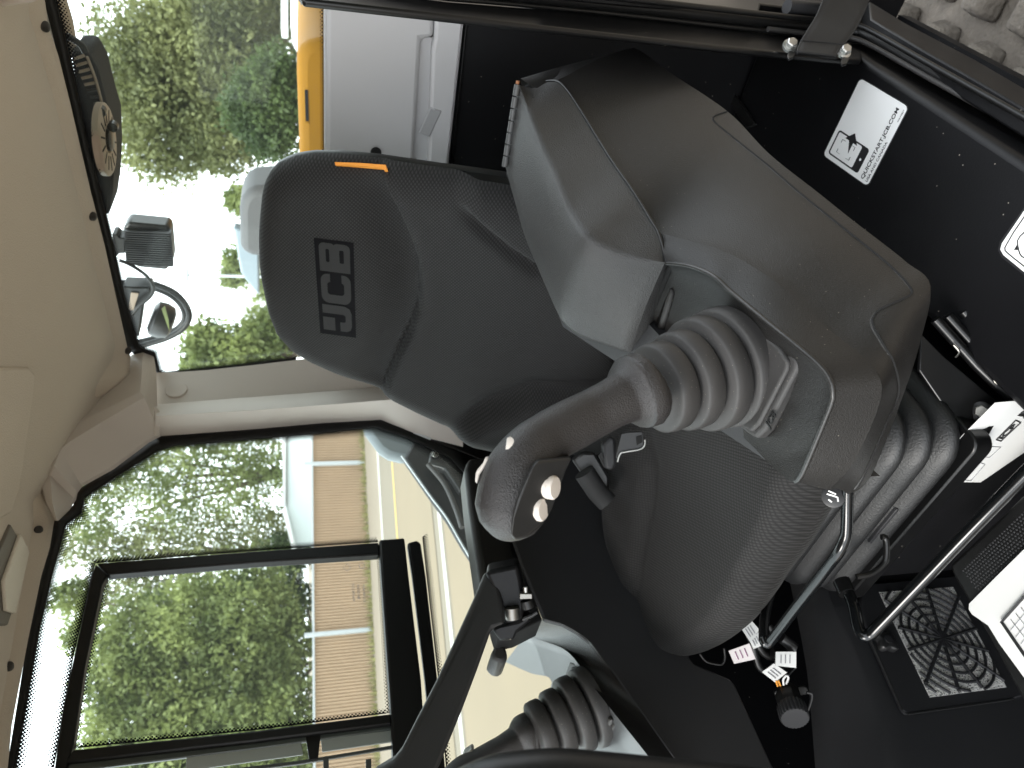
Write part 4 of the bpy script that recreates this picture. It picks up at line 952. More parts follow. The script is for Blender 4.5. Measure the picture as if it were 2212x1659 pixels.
text('moulded_mark', 'JCB', 0.011, HZ(1662, 925, .4275), (HZ(1690, 872, .4275) - HZ(1662, 925, .4275)), HZ(1640, 890, .4275) - HZ(1662, 915, .4275), gripsm, js, 0.0006, 0.0003)
ax = (t0 - b0).normalized()
hp = [(W(1398, 836, .665), .022, .022), (W(1388, 842, .662), .0355, .035), (W(1370, 848, .660), .0345, .034), (W(1347, 859, .655), .0235, .0235), (W(1318, 874, .65), .0225, .022), (W(1280, 894, .645), .0225, .022), (W(1230, 920, .635), .0235, .0228), (W(1180, 948, .625), .024, .0225), (W(1145, 980, .615), .0255, .025), (W(1122, 1020, .61), .0275, .029), (W(1112, 1060, .607), .0275, .031), (W(1102, 1105, .605), .025, .030), (W(1095, 1135, .605), .019, .024), (W(1090, 1155, .606), .010, .013), (W(1088, 1163, .607), .002, .003)]
hd_ = handle(hp, js, grip, fwd)
hbv = bvh(hd_)
# smooth trigger plate on the side of the head, with its two buttons
tp = [(1160, 996, .578), (1236, 988, .600), (1222, 1018, .600), (1206, 1062, .600), (1192, 1102, .600), (1172, 1134, .592), (1140, 1162, .586), (1110, 1168, .581), (1103, 1158, .577), (1107, 1120, .575), (1117, 1078, .575), (1135, 1040, .575), (1150, 1010, .576)]
slab('trigger_plate', [W(q[0], q[1], q[2] - 0.006) for q in tp], fwd * 0.030, gripsm, js, 0.007, 5)
for x, y in ((1196, 1052), (1171, 1099)):
    P = W(x - 9, y, 0.588); axv = (ray(x, y) * -0.50 + down * 0.85 - Vector((1, 0, 0)) * 0.12).normalized()
    P = P - axv * 0.0035
    lathe('button', [(0.0098, -0.006), (0.0098, 0.0035), (0.0092, 0.0045), (0.0098, 0.0050), (0.0098, 0.0075), (0.0085, 0.0092), (0.001, 0.0096)], P, axv, button, js, 28)
P = W(1104, 968, 0.60); lathe('button', [(0.009, -0.008), (0.009, 0.003), (0.0075, 0.005), (0.001, 0.0055)], P, (-down + Vector((1, 0, 0)) * 0.25 - fwd * .1), button, js, 24)
slab('rocker', [W(x, y, 0.60) for x, y in ((1050, 1002), (1060, 992), (1070, 996), (1058, 1020), (1044, 1050), (1034, 1052), (1032, 1042), (1040, 1022))], fwd * 0.022, gripsm, js, 0.003)
slab('rocker_key', [W(x, y, 0.603) for x, y in ((1048, 990), (1056, 990), (1050, 1004), (1036, 1026), (1030, 1046), (1026, 1040), (1028, 1020), (1042, 1004))], fwd * 0.016, button, js, 0.002)
# far joystick
b1_ = HZ(1289, 1520, .425); off_ = b1_ - b0
t1_ = b1_ + Vector((-0.030, -0.004, 0.104))
js2 = thing('joystick', b1_, 'far joystick on the right console with sky sheen coloured on top, leaning out of the picture', 'joystick', 'control joysticks')
slab('boot_plate', [HZ(x, y, .424) for x, y in ((1230, 1428), (1240, 1432), (1312, 1540), (1330, 1552), (1330, 1570), (1300, 1602), (1280, 1600), (1205, 1500))], -Z * 0.012, rubber, js2, 0.004, 3)
slab('boot_step', [HZ(x, y, .417) for x, y in ((1232, 1440), (1240, 1442), (1305, 1540), (1318, 1555), (1315, 1565), (1290, 1595), (1280, 1590), (1210, 1500))], -Z * 0.008, rubber, js2, 0.004, 3)
boot(js2, b1_, t1_, 0.93, None)
tx, ty = proj(t1_); dd = (t1_ - CAM).dot(fwd)
handle([(W(tx + 4, ty, dd), .02, .02), (W(tx - 4, ty + 2, dd), .031, .03), (W(tx - 16, ty + 6, dd - .005), .029, .028), (W(tx - 32, ty + 18, dd - .01), .022, .021), (W(tx - 60, ty + 34, dd - .02), .020, .019), (W(tx - 110, ty + 62, dd - .03), .020, .019), (W(tx - 150, ty + 88, dd - .04), .023, .022), (W(tx - 175, ty + 130, dd - .05), .025, .027), (W(tx - 185, ty + 190, dd - .05), .02, .024), (W(tx - 188, ty + 215, dd - .05), .004, .006)], js2, grip, fwd)
slab('rocker', [W(x, y, dd - 0.03) for x, y in ((1000, 1632), (1020, 1618), (1024, 1628), (1008, 1652), (1000, 1660), (996, 1650))], fwd * 0.02, zinc, js2, 0.003)
P = W(1008, 1642, dd - .06)

# ================================================================== RIGHT CONSOLE
rc = thing('side_console', LB(1.02, 0.55, HC - 0.7), 'right hand console with dark flat side and sky sheen coloured into its top under the far joystick', 'console')
inner = [(1176, 1338), (1126, 1218), (1085, 1100), (1060, 1000), (1150, 960), (1320, 1000), (1450, 1250), (1490, 1421), (1501, 1434), (1576, 1466), (1588, 1479), (1690, 1700), (1475, 1668), (1351, 1492), (1276, 1389), (1245, 1365), (1215, 1348)]
slab('side_panel', [LT(x, y, 0.975) for x, y in inner], R * 0.01, plastic_blk, rc, 0.003)
RB1 = [(1174, 1336), (1215, 1348), (1245, 1365), (1276, 1389), (1351, 1492), (1458, 1642), (1500, 1702)]
RB0 = [(1116, 1367), (1198, 1393), (1228, 1410), (1249, 1434), (1283, 1485), (1399, 1632), (1440, 1690)]
TOP = [(1092, 1430), (1146, 1454), (1191, 1468), (1180, 1520), (1200, 1600), (1250, 1700), (1300, 1760)]
w1 = [LT(x, y, 0.974) for x, y in RB1]
w0 = [HZ(x, y, 0.398 + 0.012 * i / 6) for i, (x, y) in enumerate(RB0)]
wt = [HZ(x, y, 0.425) for x, y in TOP]
def sp_(P): return resample(catmull(P, 8), 40)
w1s, w0s, wts = sp_(w1), sp_(w0), sp_(wt)
loft('ridge_band', [[p.lerp(q, t) + Z * .003 * math.sin(math.pi * t) for p, q in zip(w1s, w0s)] for t in (0, .1, .5, .9, 1)], plastic, rc, 50)
sheen_top = mk('console_sky_sheen', (0.05, 0.052, 0.054), 0.45, (700, 0.3), var=(6, 0.1), bdist=0.0006)  # same plastic as the console, grazing sky reflection put into a lighter colour
loft('console_top', [w0s, [p.lerp(q, .06) - Z * .012 for p, q in zip(w0s, wts)], [p.lerp(q, .3) - Z * .016 for p, q in zip(w0s, wts)], wts, [p - Z * .08 for p in wts]], sheen_top, rc, 45)
slab('cup_recess', [HZ(x, y, .4365) for x, y in ((1340, 1612), (1350, 1606), (1368, 1610), (1385, 1632), (1385, 1660), (1335, 1660), (1332, 1630))], -Z * 0.01, hole, rc, 0.002)
# rear armrest of the right console
slab('armrest_block', [LT(x, y, 1.0) for x, y in ((1012, 985), (1004, 1010), (1013, 1091), (1036, 1244), (1056, 1300), (1128, 1262), (1126, 1218), (1090, 1080), (1085, 985))], R * 0.07, plastic, rc, 0.012, 3)
slab('pivot_recess', [LT(x, y, 0.99) for x, y in ((1058, 1240), (1125, 1216), (1172, 1338), (1120, 1364), (1080, 1372), (1070, 1340))], R * 0.05, hole, rc, 0.002)
slab('end_stop', [LT(x, y, 1.03) for x, y in ((1059, 1415), (1072, 1388), (1094, 1396), (1098, 1420), (1088, 1432), (1072, 1428))], R * 0.05, plastic_soft, rc, 0.006)
# isolator arm
ia = thing('isolator_arm', LT(1110, 1300, 0.98), 'long black lever arm hinged on the right console crossing the side window', 'lever')
arm = [(1047, 1239), (1020, 1304), (941, 1478), (893, 1571), (866, 1625), (849, 1646), (800, 1675), (830, 1700), (925, 1700), (948, 1659), (999, 1533), (1030, 1451), (1058, 1372), (1066, 1358), (1092, 1350), (1085, 1300), (1075, 1250)]
ad = lambda y: 1.06 - (y - 1239) / 460 * 0.16
slab('arm', [W(x, y, ad(y)) for x, y in arm], fwd * 0.022, steel_blk if False else mk('arm_black', (0.020, 0.020, 0.021), 0.5, (600, 0.2), var=(8, .2)), ia, 0.006, 3)
slab('pivot_block', [W(x, y, 1.05) for x, y in ((1047, 1239), (1060, 1232), (1120, 1220), (1136, 1300), (1130, 1345), (1092, 1352), (1078, 1300))], fwd * 0.05, floor_blk, ia, 0.006, 3)
slab('pivot_foot', [W(x, y, 1.048) for x, y in ((1062, 1360), (1076, 1352), (1120, 1342), (1140, 1330), (1150, 1340), (1118, 1365), (1110, 1384), (1080, 1386))], fwd * 0.03, floor_blk, ia, 0.004)
tube('pivot_pin', [W(1106, 1312, 1.045), W(1108, 1336, 1.045)], 0.0105, darksteel, ia, 16)
tube('adjust_bolt', [W(1135, 1268, 1.04), W(1136, 1282, 1.04)], 0.0036, zinc, ia, 10)
box('bolt_nut', W(1136, 1286, 1.04), ((1, 0, 0), fwd, down), (0.004, 0.006, 0.009), darksteel, ia, 0.001)
tube('bolt_boot', [W(1138, 1296, 1.04), W(1143, 1312, 1.04)], 0.010, seal_blk, ia, 14)
tube('stop_rod', [W(1128, 1338, 1.04), W(1148, 1330, 1.04), W(1160, 1322, 1.04)], 0.003, shellm, ia, 8)

# ================================================================== FLOOR, SILL AND DOOR POST
fl = slab('cab_floor', [LB(0.25, -0.7, ZF), LB(LR - .006, -0.7, ZF), LB(LR - .006, RB + 0.01, ZF), LB(0.25, RB + 0.01, ZF)], -Z * 0.03, floor_blk, None); tag(fl, kind='structure')
HP = 0.868
plat = slab('side_platform', [LB(0.262, -0.5, HC - HP), LB(0.50, -0.5, HC - HP), LB(0.50, 0.9, HC - HP), LB(0.56, 1.0, HC - HP), LB(0.56, RB + 0.008, HC - HP), LB(0.262, RB + 0.008, HC - HP)], -Z * (1.15 - HP), floor_blk, None, 0.012, 3); tag(plat, kind='structure')
# raised rear edge of the floor pan in front of the rear wall
slab('rear_kick_plate', [HZ(x, y, HP - 0.0) + Z * 0.002 for x, y in ((1555, 90), (1540, 150), (1575, 215), (1620, 280), (1640, 270), (1595, 205), (1562, 150), (1575, 95))], Z * 0.006, seal_blk, plat, 0.003)
df = thing('door_frame', LB(LL, 0.8, HC - 0.87), 'black door post and sill with rubber seal along the cab entrance', 'door frame')
slab('post', [LT(x, y, 0.262) for x, y in ((600, -60), (655, -3), (1005, 37), (1106, 49), (1356, 77), (1548, 99), (1659, 110), (1800, 124), (1862, 128), (1866, 88), (1800, 81), (1659, 66), (1356, 31), (1106, 6), (900, -14), (700, -60))], R * 0.010, steel_blk, df, 0.004, 3)
tube('post_lip', [LT(x, y, 0.258) for x, y in ((700, -62), (900, -12), (1106, 8), (1356, 33), (1659, 68), (1800, 83), (1860, 90))], 0.0035, seal_blk, df, 8, 3)
sealP = [(700, -85), (900, -36), (1106, -12), (1356, 13), (1659, 47), (1780, 60), (1840, 66), (1885, 84), (1984, 140), (2109, 210), (2212, 268), (2330, 336), (2500, 430)]
tube('seal', [LT(x, y, 0.246) for x, y in sealP], 0.0095, seal_blk, df, 16, 4)
tube('seal_lip', [LT(x, y - 15, 0.232) for x, y in sealP], 0.0045, seal_blk, df, 10, 4)
tube('seal_lip', [LT(x, y + 16, 0.252) for x, y in sealP[4:]], 0.004, rubber, df, 10, 4)
slab('sill', [LT(x, y, 0.262) for x, y in ((1860, 70), (1868, 122), (1984, 186), (2109, 255), (2212, 314), (2500, 478), (2500, 420), (2212, 262), (2109, 205), (1984, 135), (1885, 78))], R * 0.012, steel_blk, df, 0.004)
tube('sill_fold', [LT(x, y, 0.276) for x, y in ((1850, 118), (1879, 128), (1984, 192), (2109, 261), (2212, 320), (2350, 398), (2500, 484))], 0.013, floor_blk, df, 14, 3)
slab('sill_plate', [LT(x, y, 0.224) for x, y in ((1878, 2), (1882, 40), (1990, 105), (2109, 172), (2212, 232), (2500, 396), (2500, 360), (2212, 190), (2109, 130), (1960, 52))], R * 0.03, floor_blk, df, 0.003)
slab('outer_panel', [LT(x, y, 0.232) for x, y in ((1100, -120), (1180, -22), (1356, -4), (1560, 14), (1640, 25), (1643, 8), (1690, 14), (1760, 36), (1800, 40), (1830, -120))], R * 0.012, steel_blk, df, 0.003)
tube('latch_pin', [LT(1700, 14, 0.222), LT(1770, 22, 0.222)], 0.011, plastic_blk, df, 12)
slab('skirt', [LB(0.262, -0.5, HC - 0.885), LB(0.262, RB, HC - 0.885), LB(0.262, RB, ZF - 0.05), LB(0.262, -0.5, ZF - 0.05)], R * 0.012, steel_blk, df)
# door strap
ds = thing('door_strap', LT(1770, 100, 0.24), 'black woven door check strap bolted to the door post', 'strap')
sa = [(1800, -60, .17), (1793, -30, .18), (1779, 0, .195), (1764, 35, .212), (1744, 68, .225), (1731, 90, .234), (1725, 104, .238), (1723, 112, .240)]
sb = [(1896, -60, .17), (1888, -30, .18), (1876, 0, .195), (1858, 42, .212), (1838, 76, .225), (1819, 98, .234), (1808, 112, .238), (1804, 121, .240)]
A_ = catmull([LT(*p) for p in sa], 4); B_ = catmull([LT(*p) for p in sb], 4)
o = loft('webbing', [[a.lerp(b, k / 6) for a, b in zip(A_, B_)] for k in range(7)], webbing, ds, 50)
sm = o.modifiers.new('thick', 'SOLIDIFY'); sm.thickness = 0.0025; sm.offset = 0
for i in (0, 1):
    tube('webbing_edge', A_ if i == 0 else B_, 0.0016, webbing, ds, 6)
tube('stitch_row', [A_[20].lerp(B_[20], k / 10) - R * 0.002 for k in range(11)], 0.0012, webbing, ds, 6)
tube('clamp_bar', [LT(1722, 112, .246), LT(1806, 122, .246)], 0.004, steel_blk, ds, 8)
for x, y in ((1706, 100), (1822, 113)):
    P = LT(x, y, 0.252)
    slab('clamp_tab', [LT(x + dx_, y + dy_, 0.256) for dx_, dy_ in ((6, -18), (18, -16), (16, 8), (8, 24), (-2, 26), (-6, 20), (2, 4))], R * 0.004, steel_blk, ds, 0.001)
    av = (-R * 0.8 - B * 0.55 + Z * 0.15).normalized()
    bo = lathe('bolt', [(0.0112, -0.002), (0.0112, 0.002), (0.0085, 0.0035)], P, av, zinc, ds, 28)
    lathe('bolt_head', [(0.0083, 0.003), (0.0083, 0.0095), (0.0070, 0.0112), (0.001, 0.0112)], P, av, zinc, bo, 6, 30)
# quick start sticker on the platform (the code square stays blank)
def hp(x, y, o=0.0): return HZ(x, y, HP - o)
st_ = thing('instruction_sticker', hp(1870, 285), 'white sticker with phone and arrow pictogram on the black floor beside the console', 'sticker')
TLs, TRs, BRs, BLs = hp(1779, 335, .0006), hp(1859, 169, .0006), hp(1963, 231, .0006), hp(1874, 402, .0006)
def sq(s, t, z=0.0): return TLs.lerp(TRs, s).lerp(BLs.lerp(BRs, s), t) + Z * z
def rrs(s0, s1, t0, t1, rs_, rt_, z):
    return [sq(s, t, z) for s, t in rr(s0, s1, t0, t1, (rs_, rt_), 5)]
slab('border', rrs(-.012, 1.012, -.02, 1.02, .05, .08, 0), Z * 0.0003, ink, st_)
slab('face', rrs(0, 1, 0, 1, .05, .075, 0.0003), Z * 0.0003, white_p, st_)
slab('code_square', rrs(.47, .93, .10, .80, .01, .015, 0.0007), Z * 0.0001, white_p, st_)
def sline(pts, wd, z=0.0009, nm='pictogram'):
    P = [sq(s, t, z) for s, t in pts]
    return tube(nm, P, wd, ink, st_, 6, flat=0.25)
slab('phone_body', rrs(.055, .375, .07, .75, .035, .05, .0008), Z * 0.0001, ink, st_)
slab('phone_screen', rrs(.075, .355, .10, .61, .02, .03, .0010), Z * 0.0001, white_p, st_)
lathe('phone_button', [(0.0022, 0), (0.0022, 0.0002)], sq(.215, .68, .0010), Z, white_p, st_, 16)
for cs, ctt, a, b in ((.13, .22, 1, 1), (.30, .22, -1, 1), (.13, .50, 1, -1), (.30, .50, -1, -1)):
    sline([(cs, ctt + .07 * b), (cs, ctt), (cs + .045 * a, ctt)], 0.0009, .0012)
slab('arrow', [sq(s, t, .0013) for s, t in ((.19, .43), (.33, .34), (.33, .25), (.44, .38), (.33, .52), (.33, .43))], Z * 0.0001, ink, st_)
sdx = (BRs - BLs).normalized(); sdy = (TLs - BLs).normalized()
wid = (BRs - BLs).length
text('lettering', 'QUICKSTART.JCB.COM', wid * 0.082, sq(.035, .885, .0009), sdx, sdy, ink, st_, 0.0001, 0.0002, fit=wid * .90)
text('lettering', 'USA AND CANADA', wid * 0.055, sq(.035, .97, .0009), sdx, sdy, ink, st_, 0.0001, 0.0001, fit=wid * .52)
text('lettering', '402/F2827', wid * 0.028, sq(.80, .97, .0009), sdx, sdy, ink, st_, 0.0001, fit=wid * .15)
s2 = thing('safety_sticker', hp(2200, 520), 'white sticker with double black border at the edge of the floor', 'sticker')
def rnd(pts, z): return [hp(x, y, z) for x, y in pts]
slab('border', rnd([(2290, 370), (2212, 449), (2160, 522), (2156, 540), (2164, 556), (2212, 594), (2300, 660)], .0004), Z * .0003, ink, s2)
slab('face', rnd([(2290, 376), (2212, 456), (2165, 525), (2161, 539), (2168, 551), (2212, 587), (2300, 653)], .0008), Z * .0003, white_p, s2)
tube('frame_line', rnd([(2280, 398), (2212, 469), (2175, 527), (2171, 538), (2176, 546), (2212, 575), (2280, 625)], .0014), 0.0008, ink, s2, 6, 2)
tube('frame_line', rnd([(2250, 478), (2215, 500), (2198, 520), (2203, 548), (2215, 558), (2250, 572)], .0014), 0.0008, ink, s2, 6, 2)
slab('pictogram', rnd([(2190, 540), (2199, 525), (2202, 540)], .0014), Z * .0001, ink, s2)

# rubber track outside
tk = thing('rubber_track', LB(0.15, 1.3, HC - 1.3), 'muddy rubber crawler track below the door sill', 'track')
slab('belt', [LB(-0.12, 0.55, HC - 1.30), LB(0.42, 0.55, HC - 1.30), LB(0.42, 2.2, HC - 1.30), LB(-0.12, 2.2, HC - 1.30)], -Z * 0.06, mud, tk, 0.01)
lug_me = {}
for k in range(13):
    for row, (L0, L1, sh_) in enumerate(((-0.10, 0.05, 0.0), (0.075, 0.225, 0.065), (0.25, 0.40, 0.0))):
        b = 0.62 + k * 0.13 + sh_; ang = (0.18, -0.05, -0.18)[row]
        if row not in lug_me:
            base = [(L0, b - .036), (L1, b - .036 + ang * .15), (L1, b + .036 + ang * .15), (L0, b + .036)]
            v = [LB(l, bb, HC - 1.302) for l, bb in base] + [LB(l * .84 + (L0 + L1) / 2 * .16, bb * .70 + (b + ang * .075) * .30, HC - 1.248) for l, bb in base]
            o = obj('lug', v, [[3, 2, 1, 0], [4, 5, 6, 7], [0, 1, 5, 4], [1, 2, 6, 5], [2, 3, 7, 6], [3, 0, 4, 7]], mud, tk, 30, 0.010, 2)
            lug_me[row] = (o, Vector(o.location), b)
        else:
            src, l0, bb0 = lug_me[row]; o = src.copy(); COL.objects.link(o); o.parent = tk; o.location = l0 + B * (b - bb0) + Z * random.uniform(-.004, .004)
            o.rotation_euler = (random.uniform(-.04, .04), random.uniform(-.04, .04), random.uniform(-.06, .06))
under = slab('undercarriage', [LB(0.45, -0.3, 0.35), LB(1.2, -0.3, 0.35), LB(1.2, 2.0, 0.35), LB(0.45, 2.0, 0.35)], Z * 0.3, steel_blk, None); tag(under, 'dark undercarriage frame beneath the cab floor', 'undercarriage')

# ================================================================== FOOTWELL
c0 = [(1690, 1180), (1715, 1300), (1740, 1430), (1751, 1531), (1761, 1659), (1768, 1760)]
c1 = [(1778, 1236), (1799, 1306), (1834, 1369), (1878, 1468), (1909, 1556), (1925, 1740)]
c2 = [(2300, 1120), (2300, 1230), (2300, 1340), (2300, 1450), (2300, 1560), (2300, 1760)]
v0 = catmull([LT(x, y, 1.04) for x, y in c0], 6); v1 = catmull([LT(x, y, 0.972) for x, y in c1], 6); v2 = catmull([LT(x, y, 0.975) for x, y in c2], 6)
fp = loft('footwell_panel', [v0, [a.lerp(b, .9) + (CAM - b).normalized() * 0.004 for a, b in zip(v0, v1)], [p + (CAM - p).normalized() * .001 for p in v1], [a.lerp(b, .1) for a, b in zip(v1, v2)], v2], plastic_blk, None, 50)
sm = fp.modifiers.new('thick', 'SOLIDIFY'); sm.thickness = 0.004; sm.offset = -1
tag(fp, kind='structure')
vp = thing('vent_cover', LT(2030, 1385, 0.96), 'black vent cover with spider web grille over pale filter foam', 'vent')
LV = 0.962
slab('cover_plate', [LT(x, y, LV) for x, y in ((1876, 1372), (1884, 1388), (1949, 1532), (1960, 1541), (2190, 1508), (2215, 1500), (2110, 1250), (2060, 1244), (1870, 1262), (1858, 1300))], R * 0.008, plastic_blk, vp, 0.002)
tube('plate_seam', [LT(x, y, LV) for x, y in ((1874, 1370), (1886, 1392), (1949, 1534), (1960, 1543), (2190, 1510))], 0.0016, hole, vp, 6)
qd = [(1899, 1279), (2009, 1506), (2174, 1484), (2059, 1268)]
qw = [LT(x, y, LV - 0.0012) for x, y in qd]
slab('filter', qw, R * 0.001, filterm, vp)
ctr = LT(2036, 1380, LV - 0.004)
def pq(P): q = P - ctr; return (q.dot(B), q.z)
poly2 = [pq(p) for p in qw]
def inside(pt):
    c = False; n = len(poly2)
    for i in range(n):
        (xa, ya), (xb, yb) = poly2[i], poly2[(i + 1) % n]
        if (ya > pt[1]) != (yb > pt[1]) and pt[0] < (xb - xa) * (pt[1] - ya) / (yb - ya) + xa: c = not c
    return c
def unq(u, v): return ctr + B * u + Z * v
axr, ayr = 1.25, 1.0
def runs(fn, ts):
    cur = []
    for t in ts:
        p = fn(t)
        if inside(p): cur.append(unq(*p))
        else:
            if len(cur) > 2: yield cur
            cur = []
    if len(cur) > 2: yield cur
ext = max(abs(p[0]) for p in poly2) * 1.1
nring = 7; dr = ext / nring * 0.98
for k in range(1, nring + 2):
    r_ = dr * k
    for c in runs(lambda a: (r_ * math.cos(a), r_ * math.sin(a) * 0.9), np.linspace(0.01, 2 * math.pi, 90)): tube('grille_ring', c, 0.0023, plastic_blk, vp, 6)
for k in range(12):
    a = math.radians(8 + 30 * k)
    for c in runs(lambda t: (t * math.cos(a), t * math.sin(a)), np.linspace(0.0, ext * 1.6, 60)): tube('grille_spoke', c, 0.0030, plastic_blk, vp, 6)
lathe('grille_hub', [(0.0135, -0.003), (0.0135, 0.002), (0.001, 0.0025)], ctr, -R, plastic_blk, vp, 24)
# star knob
P = LT(1909, 1391, LV - 0.002); a1_, a2_ = B, Z
v, f = [], []
for h_, k_ in ((0, .92), (0.010, 1.0), (0.013, .94), (0.0145, .75)):
    for k in range(40):
        an = 2 * math.pi * k / 40; r_ = 0.0165 * k_ * (1 + 0.20 * math.cos(4 * an)); v.append(P - R * h_ + B * r_ * math.cos(an + .6) + Z * r_ * math.sin(an + .6))
for i in range(3):
    for k in range(40): f.append([i * 40 + k, i * 40 + (k + 1) % 40, (i + 1) * 40 + (k + 1) % 40, (i + 1) * 40 + k])
f.append([120 + k for k in range(40)])
kn = obj('star_knob', v, f, shellm, vp, 45)
lathe('knob_centre', [(0.0065, 0.0), (0.0065, 0.0158), (0.001, 0.016)], P, -R, plastic_blk, kn, 20)
# adjusting rods
r1_ = thing('seat_slide_bar', W(1829, 1155, .78), 'bent gloss black slide bar in front of the seat cushion', 'bar')
tube('bar', [W(1831, 1040, .765), W(1830, 1100, .775), W(1829, 1140, .78), W(1826, 1162, .783), W(1812, 1192, .79), W(1780, 1235, .815), W(1720, 1312, .86), W(1668, 1380, .90), W(1656, 1390, .905), W(1650, 1378, .91), W(1652, 1335, .95), W(1662, 1291, .99), W(1668, 1270, 1.0)], 0.0063, rod_blk, r1_, 16, 6)
r2_ = thing('lower_slide_bar', W(2000, 1244, .88), 'long straight gloss black bar crossing the vent grille', 'bar')
tube('bar', [W(2330, 905, .80), W(2212, 1026, .84), W(2100, 1140, .88), W(1990, 1256, .93), W(1900, 1350, .97), W(1880, 1370, .98), W(1864, 1372, .985), W(1853, 1350, .995), W(1845, 1310, 1.01), W(1832, 1280, 1.03), W(1822, 1262, 1.04)], 0.0082, rod_blk, r2_, 16, 6)
tube('bar_sleeve', [W(1830, 1282, 1.03), W(1818, 1255, 1.045)], 0.012, steel_blk, r2_, 12)
# seat rails and bracket beside the pedestal
sr = thing('seat_rail_bracket', W(2080, 860, .95), 'black steel seat bracket and slide rails with a hex bolt beside the bellows', 'bracket')
fslab('bracket', [(1990, 720), (2040, 770), (2150, 862), (2156, 872), (2138, 905), (2121, 934), (2136, 950), (2134, 965), (2121, 974), (2075, 968), (2086, 945), (2074, 920), (2040, 880), (1985, 800)], 0.985, 0.006, steel_blk, sr, 0.002)
P = W(2120, 889, 0.982); bo = lathe('bolt', [(0.0135, -0.001), (0.0135, 0.002), (0.010, 0.003)], P, -ray(2120, 889), steel_blk, sr, 24)
lathe('bolt_head', [(0.009, 0.002), (0.009, 0.008), (0.0075, 0.009), (0.001, 0.009)], P, -ray(2120, 889), darksteel, bo, 6, 30)
for q, dd_ in ((0, .99), (26, .995), (60, 1.0)):
    tube('rail', [W(2020 + q, 690 - q * .3, dd_), W(2110 + q, 790 - q * .3, dd_), W(2230 + q, 905 - q * .3, dd_ - .02)], 0.007, steel_blk, sr, 8)
fslab('rail_plate', [(2050, 690), (2100, 700), (2240, 850), (2240, 905), (2150, 830)], 1.01, 0.004, steel_blk, sr, 0.001)
tube('latch_spring', [W(2060, 745, .98), W(2072, 760, .98), (W(2064, 772, .98))], 0.0014, darksteel, sr, 6, 3)
tube('latch_spring', [W(2150, 806, .97), W(2148, 822, .97), (W(2154, 830, .97))], 0.0014, darksteel, sr, 6, 3)
tube('latch_arm', [W(2115, 945, .98), W(2140, 905, .98), W(2185, 888, .975), W(2212, 885, .97)], 0.009, steel_blk, sr, 10, 3)
# rating label on the pedestal front
BP = 0.5265
lb = thing('rating_label', BW(2100, 980, BP), 'white rating label with black outlined logo on the seat pedestal', 'label')
slab('face', [BW(x, y, BP) for x, y in ((2012, 1036), (2022, 1041), (2118, 1042), (2130, 1034), (2260, 945), (2260, 860), (2150, 870), (2060, 960))], B * 0.0005, paper, lb)
def bl_line(pts, r_=0.0005): tube('printed_line', [BW(x, y, BP - .0006) for x, y in pts], r_, ink_grey, lb, 5)
for pts in (((2052, 998), (2118, 1000), (2128, 1003), (2098, 1038), (2030, 1036)), ((2060, 985), (2138, 988), (2162, 966), (2100, 962)), ((2100, 962), (2080, 985)), ((2130, 965), (2106, 998)), ((2075, 978), (2060, 998))): bl_line(pts)
for k in range(5): bl_line(((2034 + k * 6, 1030 - k * 1), (2040 + k * 6, 1020 - k)), 0.0006)
for k in range(4): bl_line(((2072 + k * 16, 984), (2080 + k * 16, 972)), 0.0008)
lgb = [BW(2152, 950, BP - .0008), BW(2162, 953, BP - .0008), BW(2205, 913, BP - .0008), BW(2194, 908, BP - .0008)]
for k in range(4): tube('logo_frame', [lgb[k], lgb[(k + 1) % 4]], 0.0009, ink, lb, 6)
text('logo_text', 'JCB', 1.1 * (lgb[0] - lgb[1]).length, lgb[1] + (lgb[2] - lgb[1]) * .08 + (lgb[0] - lgb[1]) * .12, lgb[2] - lgb[1], lgb[0] - lgb[1], ink, lb, 0.0001, 0.0005, fit=(lgb[2] - lgb[1]).length * .84)
# footrest with studs and the leaflet lying on it
HR = 0.905
fr_ = thing('footrest', HZ(2160, 1250, HR), 'black studded rubber footrest at the front of the footwell', 'footrest')
slab('plate', [HZ(x, y, HR) for x, y in ((2049, 1219), (2060, 1210), (2150, 1126), (2212, 1066), (2400, 900), (2500, 1300), (2260, 1590), (2212, 1521), (2136, 1380), (2056, 1240))], -Z * 0.02, seal_blk, fr_, 0.006, 3)
slab('foot_post', [HZ(2330, 1200, HR + .02), HZ(2350, 1200, HR + .02), HZ(2350, 1240, HR + .02), HZ(2330, 1240, HR + .02)], -Z * (1.15 - HR - .02), steel_blk, fr_)
sv, sf = [], []
o0, ua, ub = HZ(2085, 1228, HR), (HZ(2190, 1128, HR) - HZ(2085, 1228, HR)).normalized(), None
ub = Vector((ua.y, -ua.x, 0));  ub = -ub if ub.dot(HZ(2120, 1290, HR) - o0) < 0 else ub
for i in range(46):
    for j in range(22):
        c = o0 + ua * ((i + (j % 2) * .5) * 0.0052 - 0.005) + ub * (j * 0.0045)
        x, y = proj(c)
        if not (2050 < x < 2300) or (x - 2049) < (y - 1224) * .55 - 2: continue
        k0 = len(sv)
        for a in range(6): sv.append(c + Vector((math.cos(a * 1.047) * .0018, math.sin(a * 1.047) * .0018, 0.0002)))
        sv.append(c + Z * 0.0014)
        for a in range(6): sf.append([k0 + a, k0 + (a + 1) % 6, k0 + 6])
o = obj('studs', sv, sf, plastic_blk, fr_, 60); o['kind'] = 'stuff'
dc = thing('leaflet', HZ(2160, 1330, HR - .004), 'white leaflet with a black framed grid lying on the footrest', 'leaflet')
HD = HR - 0.006
slab('sheet', [HZ(x, y, HD) for x, y in ((2155, 1244), (2095, 1304), (2094, 1316), (2101, 1327), (2136, 1351), (2160, 1390), (2212, 1461), (2330, 1610), (2480, 1300), (2260, 1140), (2212, 1188))], Z * 0.0012, paper, dc)
